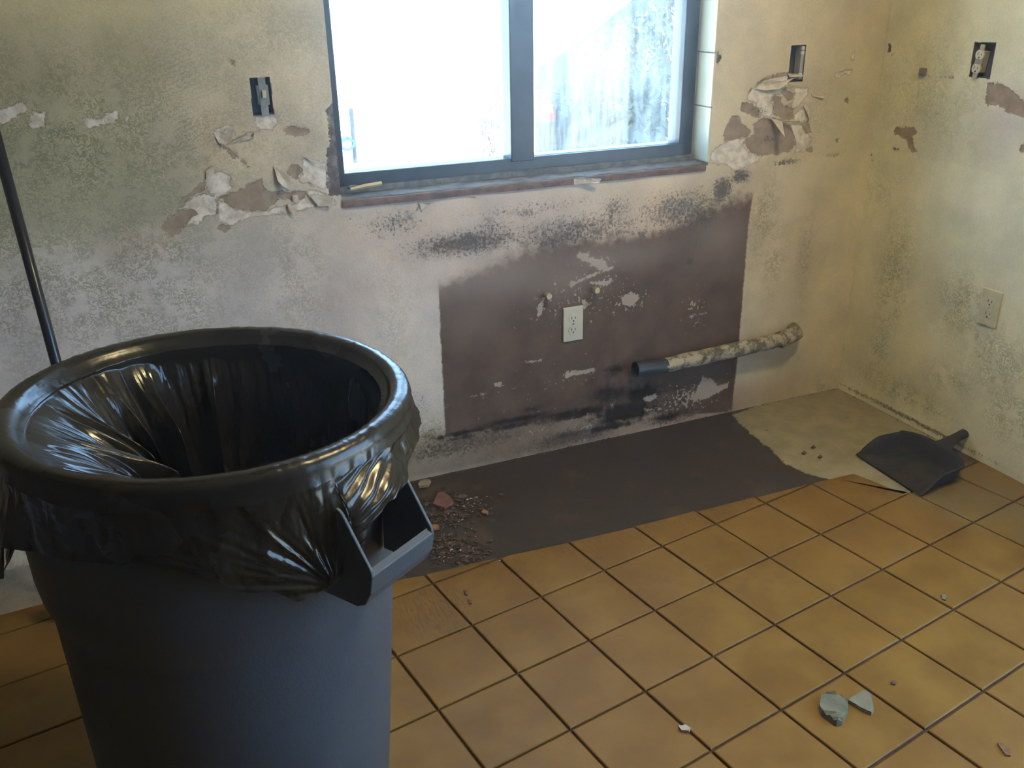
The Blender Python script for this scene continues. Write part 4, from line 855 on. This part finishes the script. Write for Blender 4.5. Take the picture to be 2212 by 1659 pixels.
pa = Vector(hit((1372, 798), 1, PY)); pb_ = Vector(hit((1432, 790), 1, PY)); pc = Vector(hit((1690, 733), 1, PY)); pd = Vector(hit((1716, 722), 1, -0.030)); pe = Vector((pd.x + 0.018, 0.012, pd.z + 0.006))
t = T('plastered_pipe'); co = t.coord(); n1 = t.noise(co, 26, 7, 0.7); n2 = t.noise(co, 90, 5, 0.7)
c = t.mix(t.rng(n1, 0.42, 0.56), (0.13, 0.115, 0.08), (0.48, 0.42, 0.30)); c = t.mix(t.rng(n2, 0.58, 0.66), c, (0.05, 0.045, 0.038))
t.bsdf(c, 0.8, 0, 0.3, t.bump(t.math('ADD', n1, n2), 0.004, 0.9)); M_PIPE = t.m
pipe = empty('drain_pipe', pb_, 'plaster-crusted waste pipe running along the wall and turning into it, open black end', 'pipe')
def rel(p): return Vector(p) - Vector(pb_)
bm = bmesh.new(); L = [rel(pb_).lerp(rel(pc), k / 40) for k in range(41)]; L += [rel(pc).lerp(rel(pd), k / 4) + Vector((0, -0.002, 0)) for k in range(1, 5)] + [rel(pe)]
tube(bm, L, [0.0255] * 41 + [0.0285] * 4 + [0.027], 28, jit=0.14, seed=4); link('pipe_run', bm_mesh(bm, 'pipe_run'), M_PIPE, pipe, smooth_=True)
bm = bmesh.new(); tube(bm, [rel(pc) + Vector((-0.012, 0, -0.003)), rel(pc) + Vector((0.004, 0, 0.001))], 0.030, 28, jit=0.08, seed=2); link('coupling', bm_mesh(bm, 'coupling'), M_PIPE, pipe, smooth_=True)
bm = bmesh.new(); ax = (rel(pb_) - rel(pa)).normalized()
rg = tube(bm, [rel(pa), rel(pb_) + ax * 0.01], 0.0262, 28, cap=False); ri = tube(bm, [rel(pa), rel(pb_) + ax * 0.01], 0.0222, 28, cap=False)
for k in range(28): bm.faces.new((rg[0][k], rg[0][(k + 1) % 28], ri[0][(k + 1) % 28], ri[0][k]))
bm.faces.new(ri[1])
link('pipe_end', bm_mesh(bm, 'pipe_end'), simple('dark_blue_grey_pipe', (0.035, 0.042, 0.046), (0.02, 0.024, 0.027), 60, 0.5), pipe, smooth_=False)

# ------------------------------------------------------------------ dustpan
M_PAN = simple('dusty_dark_green_plastic', (0.018, 0.022, 0.016), (0.046, 0.036, 0.026), 14, 0.75, spec=0.2, bump=0.0012, detail=8)
f0 = np.array(Fl(1849, 983)); f1 = np.array(Fl(1990, 1074))
vdir = (f1 - f0); wid = np.linalg.norm(vdir); vdir = vdir / wid; udir = np.array([-vdir[1], vdir[0]])
if udir[0] < 0: udir = -udir
mid = (f0 + f1) / 2
pan = empty('dustpan', (mid[0], mid[1], 0.001), 'dark green plastic dustpan with a handle lying near the right wall corner', 'dustpan', rot=(0, 0, math.atan2(udir[1], udir[0])))
# local x = towards the handle, local y = across
nu_, nv_ = 44, 60
U = np.linspace(0, 1, nu_); V = np.linspace(-1, 1, nv_)
def pan_surface(off):
    P = np.zeros((nu_, nv_, 3))
    for a, u in enumerate(U):
        for b, v in enumerate(V):
            hw_ = wid / 2 * (1 - 0.10 * u)
            back = 0.205 - 0.045 * abs(v) ** 3.5
            x_ = u * back; y_ = v * hw_
            side = smooth(0.86, 1.0, abs(v)) * 0.052 * smooth(-0.02, 0.55, u) ** 0.8
            bk = smooth(0.84, 1.0, u) * 0.056
            z_ = max(side, bk) + 0.012 * u * (1 - 0) * 0.6
            z_ += 0.0022 * (math.sin(v * 16) if u > 0.15 and abs(v) < 0.8 else 0) * smooth(0.15, 0.4, u) * (1 - smooth(0.7, 0.85, u))
            P[a, b] = (x_, y_, z_ + off)
    return P
me = grid_mesh('pan_tray', pan_surface(0.0)); o = link('pan_tray', me, M_PAN, pan); md = o.modifiers.new('solid', 'SOLIDIFY'); md.thickness = 0.003; md.offset = 1
rimpts = [(0.02, -wid / 2 * 0.995, 0.008)]
P = pan_surface(0.0)
path = [P[a, 0] for a in range(6, nu_)] + [P[-1, b] for b in range(1, nv_)] + [P[a, -1] for a in range(nu_ - 2, 5, -1)]
bm = bmesh.new(); tube(bm, [Vector(p) for p in path], 0.0035, 8); link('rolled_edge', bm_mesh(bm, 'rolled_edge'), M_PAN, pan, smooth_=True)
# handle end point measured on a plane at its own height
he = np.array(Fl(2100, 929, 0.062)); hl = Vector(((he - mid) @ udir, (he - mid) @ np.array([-udir[1], udir[0]]), 0.062))
hs = Vector((0.195, hl.y * 0.15, 0.045))
bm = bmesh.new(); N_ = 14; prev = None
for k in range(N_ + 1):
    f = k / N_; p = hs.lerp(hl, f); p.z += 0.006 * math.sin(f * PI)
    w = 0.030 * (1 - f) ** 3 + 0.0155 + (0.002 if f > 0.7 else 0); h_ = 0.010 + 0.004 * f
    if k == N_: w *= 0.7; h_ *= 0.7
    ring = [bm.verts.new((p.x, p.y + w * math.cos(2 * PI * q / 16), p.z + h_ * math.sin(2 * PI * q / 16))) for q in range(16)]
    if prev:
        for q in range(16): bm.faces.new((prev[q], prev[(q + 1) % 16], ring[(q + 1) % 16], ring[q]))
    else: bm.faces.new(ring)
    prev = ring
bm.faces.new(prev); link('handle', bm_mesh(bm, 'handle'), M_PAN, pan, smooth_=True)
# swept dirt in and before the pan
def crumbs(name, n, place, size, mat, seed, kind='stuff', label=None, cat=None, parent=None, flat=0.5):
    r_ = random.Random(seed); bm = bmesh.new()
    for k in range(n):
        x_, y_, z_ = place(r_); s_ = size * r_.uniform(0.3, 1.0) ** 1.5
        rr = bmesh.ops.create_icosphere(bm, subdivisions=1, radius=s_)
        mt = Matrix.Rotation(r_.uniform(0, 6), 3, 'Z'); sx, sy, sz = r_.uniform(0.6, 1.5), r_.uniform(0.4, 1), flat * r_.uniform(0.4, 1)
        for v in rr['verts']:
            j = r_.uniform(0.75, 1.2); v.co = mt @ Vector((v.co.x * sx * j, v.co.y * sy * j, v.co.z * sz)) + Vector((x_, y_, z_ + s_ * sz * 0.6))
    o = link(name, bm_mesh(bm, name), mat, parent, kind=kind, label=label, cat=cat); return o
M_DIRT = simple('red_brown_dirt', (0.085, 0.05, 0.035), (0.14, 0.09, 0.06), 60, 0.9)
M_CHIP = simple('pale_plaster_chip', (0.46, 0.41, 0.34), (0.33, 0.28, 0.22), 60, 0.9)
def pan_dirt(r_):
    u = abs(r_.gauss(0, 0.035)) + 0.004; v = r_.uniform(-0.95, 0.95) * wid / 2
    w = Vector((mid[0], mid[1], 0)) + Vector((udir[0], udir[1], 0)) * u + Vector((-udir[1], udir[0], 0)) * v
    return w.x, w.y, 0.0075
crumbs('swept_dirt', 260, pan_dirt, 0.0035, M_DIRT, 4, label='reddish-brown swept dirt in the mouth of the dustpan', cat='dirt')
# ------------------------------------------------------------------ rubble by the trash can, on the dark footprint
heaps = [Fl(950, 1085), Fl(1010, 1090), Fl(960, 1120), Fl(1000, 1195), Fl(960, 1175)]
def heap(r_):
    c = heaps[min(4, int(r_.random() * 5))]; return c[0] + r_.gauss(0, 0.045), c[1] + r_.gauss(0, 0.035), -0.005
crumbs('dark_rubble', 600, heap, 0.0085, simple('dark_crumbs', (0.055, 0.038, 0.03), (0.11, 0.075, 0.055), 80, 0.9), 8, label='heap of small dark demolition crumbs beside the trash can on the dark bare floor', cat='rubble')
crumbs('white_specks', 120, heap, 0.0048, M_CHIP, 9, label='sprinkling of tiny whitish plaster crumbs over the dark rubble beside the can', cat='rubble')
def edge_dirt(r_):
    x_ = r_.uniform(-1.9, -0.5); return x_, r_.uniform(-0.02, -0.004), -0.005
crumbs('wall_base_crumbs', 240, edge_dirt, 0.005, M_DIRT, 12, label='line of dark crumbs along the foot of the wall under the window', cat='rubble')
def cor_dirt(r_):
    if r_.random() < 0.5: return r_.uniform(-0.45, -0.01), r_.uniform(-0.012, -0.003), -0.004
    return r_.uniform(-0.012, -0.003), r_.uniform(-0.5, -0.01), -0.004
crumbs('corner_crumbs', 120, cor_dirt, 0.0035, M_DIRT, 13, label='fine crumbs along the wall foot in the bare corner', cat='rubble')
def shard(px, py, outline, thick, name, label, cat, mat, z=0.0, ridges=0, rot=None, group=None, tilt=(0, 0)):
    x0, y0 = Fl(px, py, z + thick); bm = bmesh.new()
    P = [Vector((Fl(u, v, z + thick)[0] - x0, Fl(u, v, z + thick)[1] - y0)) for u, v in outline]
    a = [bm.verts.new((p.x * 1.02, p.y * 1.02, 0)) for p in P]; b = [bm.verts.new((p.x, p.y, thick)) for p in P]
    n = len(P)
    area = sum(P[k].x * P[(k + 1) % n].y - P[(k + 1) % n].x * P[k].y for k in range(n))
    ft = bm.faces.new(b); bm.faces.new(a)
    for k in range(n): bm.faces.new((a[k], a[(k + 1) % n], b[(k + 1) % n], b[k]))
    bmesh.ops.subdivide_edges(bm, edges=bm.edges[:], cuts=5, use_grid_fill=True)
    bmesh.ops.triangulate(bm, faces=bm.faces[:])
    bmesh.ops.subdivide_edges(bm, edges=bm.edges[:], cuts=1)
    for v in bm.verts:
        nz = float(fbm(v.co.x * 90 + px, v.co.y * 90, 3, 3)) - 0.5
        if v.co.z > thick * 0.5:
            v.co.z += nz * 0.003
            if ridges: v.co.z += 0.0028 * math.sin((v.co.x * 0.8 - v.co.y * 0.6) * ridges)
        else: v.co.x += nz * 0.003
    o = link(name, bm_mesh(bm, name), mat, label=label, cat=cat, group=group); o.location = (x0, y0, z + 0.0005); o.rotation_euler = (tilt[0], tilt[1], 0); return o
M_SHARD = simple('grey_green_mortar', (0.17, 0.165, 0.105), (0.12, 0.115, 0.075), 50, 0.9, bump=0.0015)
shard(1802, 1522, [(1770,1520),(1775,1500),(1795,1491),(1830,1508),(1833,1530),(1820,1556),(1808,1558),(1775,1535)], 0.014, 'mortar_shard', 'ridged grey-green chunk of tile mortar on the floor, the left and larger of two', 'mortar chunk', M_SHARD, ridges=430)
shard(1862, 1512, [(1833,1512),(1838,1506),(1868,1490),(1880,1497),(1888,1530),(1883,1538),(1860,1528)], 0.009, 'mortar_shard', 'smooth flat grey mortar shard touching the ridged chunk on its right', 'mortar chunk', simple('grey_mortar', (0.20, 0.185, 0.125), (0.16, 0.15, 0.10), 40, 0.9, bump=0.001))
shard(1478, 1573, [(1465,1567),(1480,1565),(1492,1572),(1488,1579),(1472,1577)], 0.006, 'plaster_chip', 'small pale chip of plaster on a grout line in the foreground floor', 'plaster chip', M_CHIP)
shard(2166, 1618, [(2155,1604),(2168,1606),(2182,1618),(2183,1632),(2172,1630),(2163,1618)], 0.004, 'dry_leaf_bit', 'curled orange-brown scrap lying on a tile at the lower right', 'debris', simple('orange_brown_scrap', (0.20, 0.10, 0.035), (0.13, 0.06, 0.02), 60, 0.8))
shard(2040, 1290, [(2033,1284),(2040,1282),(2046,1290),(2043,1295),(2036,1293)], 0.005, 'mortar_crumb', 'single small grey crumb on a tile below the dustpan', 'mortar chunk', M_SHARD)
shard(1930, 1473, [(1924,1472),(1930,1469),(1937,1473),(1934,1478),(1926,1477)], 0.004, 'mortar_crumb', 'single tiny dark crumb on the tile above the two mortar shards', 'mortar chunk', M_DIRT)
shard(918, 1043, [(903,1046),(908,1038),(925,1034),(931,1038),(925,1048),(906,1050)], 0.008, 'plaster_chip', 'tan chip of plaster at the foot of the wall beside the can handle', 'plaster chip', simple('tan_chip', (0.33, 0.25, 0.17), (0.26, 0.19, 0.13), 50, 0.9), z=-0.004)
shard(957, 1080, [(935,1088),(946,1064),(958,1062),(975,1074),(980,1085),(960,1096)], 0.007, 'brick_chip', 'dull pink-red chip of brick in the dark rubble beside the can', 'brick chip', simple('pink_brick', (0.22, 0.095, 0.075), (0.15, 0.07, 0.055), 50, 0.9, bump=0.002), z=-0.004)
shard(941, 1138, [(931,1140),(936,1132),(946,1133),(950,1141),(938,1143)], 0.005, 'brick_chip', 'small orange chip just right of the can handle', 'brick chip', simple('orange_chip', (0.34, 0.17, 0.07), (0.26, 0.13, 0.05), 50, 0.9), z=-0.004)
shard(1048, 1106, [(1040,1106),(1045,1100),(1055,1105),(1053,1111)], 0.005, 'brick_chip', 'small orange chip at the right end of the dark rubble', 'brick chip', bpy.data.materials['orange_chip'], z=-0.004)
for px, py, lb in ((1006, 1280, 'small dark scrap on the tile next to the bare floor edge'), (1014, 1299, 'tiny dark scrap just below the other on the same tile')):
    shard(px, py, [(px - 4, py - 6), (px + 2, py - 5), (px + 5, py + 4), (px, py + 5)], 0.003, 'dirt_scrap', lb, 'debris', M_DIRT, group='dark scraps on one tile')
for px, py, lb in ((1757, 965, 'upper dark crumb of grit on the bare concrete corner'), (1737, 977, 'left dark crumb of grit on the bare concrete corner'), (1772, 986, 'lower right dark crumb of grit on the bare concrete corner')):
    shard(px, py, [(px - 5, py), (px, py - 4), (px + 5, py), (px, py + 3)], 0.004, 'grit_crumb', lb, 'debris', M_DIRT, z=-0.003, group='grit crumbs on the bare concrete')

crumbs('flat_chips', 26, heap, 0.013, simple('dull_brown_chip', (0.14, 0.10, 0.075), (0.06, 0.045, 0.036), 60, 0.9), 15, flat=0.4, label='scatter of larger flat brownish chips mixed into the dark rubble beside the can', cat='rubble')
# ------------------------------------------------------------------ outdoors
GZ = -0.15
M_GROUND = simple('pale_sunlit_gravel', (0.62, 0.56, 0.46), (0.52, 0.47, 0.38), 4, 0.95)
bm = bmesh.new()
for lo, hi in (((-40, WT + 0.001, GZ - 0.2), (40, 60, GZ)), ((0.151, -40, GZ - 0.2), (40, WT + 0.001, GZ))): box(bm, lo, hi)
link('ground', bm_mesh(bm, 'ground'), M_GROUND, kind='structure')
def out(px, py, z=GZ): 
    p = Fl(px, py, z); return p
# planted bank rising to the right
bk = simple('dark_bank_soil', (0.007, 0.008, 0.007), (0.022, 0.023, 0.020), 7, 0.95, spec=0.0, bump=0.05, detail=8)
_d = ray((1157, 230)); SLX = _d[0] / _d[1]
def lateral(x_, y_): return x_ - (CAM[0] + (y_ - CAM[1]) * SLX)
def bank_z(x_, y_):
    l = lateral(x_, y_); return GZ + 0.02 + min(1.75, max(0, l - 0.35) * 0.62) + 0.10 * (float(fbm(x_ * 1.6, y_ * 1.6, 5, 3)) - 0.5) * min(1, max(l, 0))
P = np.zeros((70, 70, 3)); YN = out(1300, 335)[1] - 1.0
for a in range(70):
    for b in range(70):
        y_ = YN + (b / 69) * 13; x_ = CAM[0] + (y_ - CAM[1]) * SLX + (a / 69) * 9; P[a, b] = (x_, y_, bank_z(x_, y_))
me = grid_mesh('planted_bank', P); link('planted_bank', me, bk, kind='structure')
def leaf_mass(name, ctr, rad, n, ls, mat, seed, label, cat='shrub', stems=True):
    e = empty(name, (ctr[0], ctr[1], ctr[2]), label, cat, 'shrubs outside the window'); r_ = np.random.default_rng(seed)
    d = r_.normal(size=(n, 3)); d /= np.linalg.norm(d, axis=1)[:, None]
    p = d * (r_.uniform(0.35, 1, n) ** 0.5)[:, None] * np.array(rad); p[:, 2] += rad[2] * 0.95; p[:, 2] = np.maximum(p[:, 2], 0.02)
    a = r_.normal(size=(n, 3)); a /= np.linalg.norm(a, axis=1)[:, None]; b = np.cross(a, r_.normal(size=(n, 3))); b /= np.linalg.norm(b, axis=1)[:, None]
    s_ = ls * r_.uniform(0.6, 1.3, n)[:, None]
    V = np.stack([p - a * s_, p + b * s_ * 0.4, p + a * s_, p - b * s_ * 0.4], 1)
    me = bpy.data.meshes.new('foliage'); me.from_pydata(V.reshape(-1, 3).tolist(), [], np.arange(n * 4).reshape(-1, 4).tolist()); me.update()
    o = link('foliage', me, mat, e); o['kind'] = 'stuff'
    bm = bmesh.new()
    for k in range(6):
        q = Vector((r_.uniform(-.5, .5) * rad[0], r_.uniform(-.5, .5) * rad[1], rad[2] * 1.3)); tube(bm, [(0, 0, -0.05), q * 0.5, q], [0.02, 0.012, 0.005], 6)
    link('stem', bm_mesh(bm, 'stem'), M_DIRT, e)
lf1 = simple('grey_green_leaf', (0.015, 0.020, 0.014), (0.007, 0.010, 0.007), 3, 0.8, spec=0.08); lf2 = simple('dry_yellow_green_leaf', (0.034, 0.038, 0.022), (0.017, 0.020, 0.012), 3, 0.8, spec=0.08)
k = 0
for (px, dist, rad, mat, lb) in [(1262, 11.5, (0.45, 0.45, 0.22), lf1, 'small grey-green shrub outside, just right of and behind the red bucket'), (1322, 9.6, (0.40, 0.40, 0.25), lf1, 'grey-green shrub outside near the middle of the dirty pane'), (1385, 11.2, (0.55, 0.55, 0.35), lf2, 'dry yellowish shrub outside in the dirty pane, left of the tall one'),
    (1462, 9.4, (0.45, 0.45, 0.50), lf2, 'tall dry yellowish shrub outside at the right edge of the dirty pane'), (1440, 7.4, (0.38, 0.38, 0.25), lf1, 'low grey-green shrub outside nearest the lower right of the dirty pane'), (1215, 8.6, (0.40, 0.40, 0.08), lf1, 'low dark ground cover clump outside, right below the red bucket'), (1330, 7.3, (0.40, 0.40, 0.12), lf1, 'low dark ground cover clump outside, lower middle of the dirty pane')]:
    d = ray((px, 200)); tt = dist / math.hypot(d[0], d[1]); p = CAM + d * tt
    leaf_mass('shrub', (p[0], p[1], bank_z(p[0], p[1])), rad, 1100, 0.045, mat, 20 + k, lb); k += 1
bq = out(1060, 345, GZ); leaf_mass('shrub', (bq[0], bq[1], GZ), (0.14, 0.14, 0.35), 500, 0.03, simple('pale_leaf', (0.16, 0.19, 0.13), (0.12, 0.14, 0.1), 3), 40, 'small slender shrub outside behind the clear left pane, beside the middle bar')
# red bucket on the ground
bb = out(1181, 263); M_RED = simple('faded_red_plastic', (0.14, 0.010, 0.012), (0.12, 0.008, 0.010), 4, 0.6, spec=0.1)
bkt = empty('bucket', (bb[0], bb[1], bank_z(bb[0], bb[1])), 'red plastic bucket with a pale label standing outside behind the dirty pane', 'bucket')
BH = 0.37
link('bucket_body', grid_mesh('bucket_body', lathe([(0, 0), (0.125, 0), (0.13, 0.01), (0.150, BH - 0.02), (0.158, BH - 0.02), (0.158, BH), (0.150, BH), (0.125, 0.02), (0, 0.02)], 48), True), M_RED, bkt)
dcam = math.atan2(CAM[1] - bb[1], CAM[0] - bb[0])
ths = np.linspace(dcam - 0.6, dcam + 0.6, 12); P = np.zeros((12, 6, 3))
for b in range(6):
    zz = 0.10 + 0.17 * b / 5; rr = 0.130 + 0.02 * zz / BH + 0.003; P[:, b] = np.stack([rr * np.cos(ths), rr * np.sin(ths), zz + 0 * ths], -1)
link('bucket_label', grid_mesh('bucket_label', P), simple('pale_pink_label', (0.13, 0.07, 0.065), (0.12, 0.03, 0.03), 14, 0.6), bkt)
bm = bmesh.new(); tube(bm, [(0.158 * math.cos(a), 0.158 * math.sin(a) * 0.4 + 0.14, BH - 0.03 - 0.10 * math.sin(a)) for a in np.linspace(0, PI, 16)], 0.003, 6); link('bail', bm_mesh(bm, 'bail'), M_STEEL, bkt)
# hose post
hp = out(768, 352); post = empty('hose_post', (hp[0], hp[1], GZ), 'short grey post with a pale blue hose coil outside behind the left pane', 'hose post')
sc_ = math.hypot(hp[0] - CAM[0], hp[1] - CAM[1]) / FPX
bm = bmesh.new(); box(bm, (-4 * sc_, -4 * sc_, 0), (4 * sc_, 4 * sc_, 110 * sc_), 0.01); link('post', bm_mesh(bm, 'post'), simple('grey_post', (0.02, 0.025, 0.035), spec=0.05), post)
bm = bmesh.new()
for q in range(4): tube(bm, [(-18 * sc_ + 13 * sc_ * math.cos(a), -0.05 - 0.02 * q, 42 * sc_ + (13 - q) * sc_ * math.sin(a)) for a in np.linspace(0, 2 * PI, 24)], 2.2 * sc_, 8)
link('hose_coil', bm_mesh(bm, 'hose_coil'), simple('pale_blue_hose', (0.02, 0.06, 0.22), spec=0.05), post)
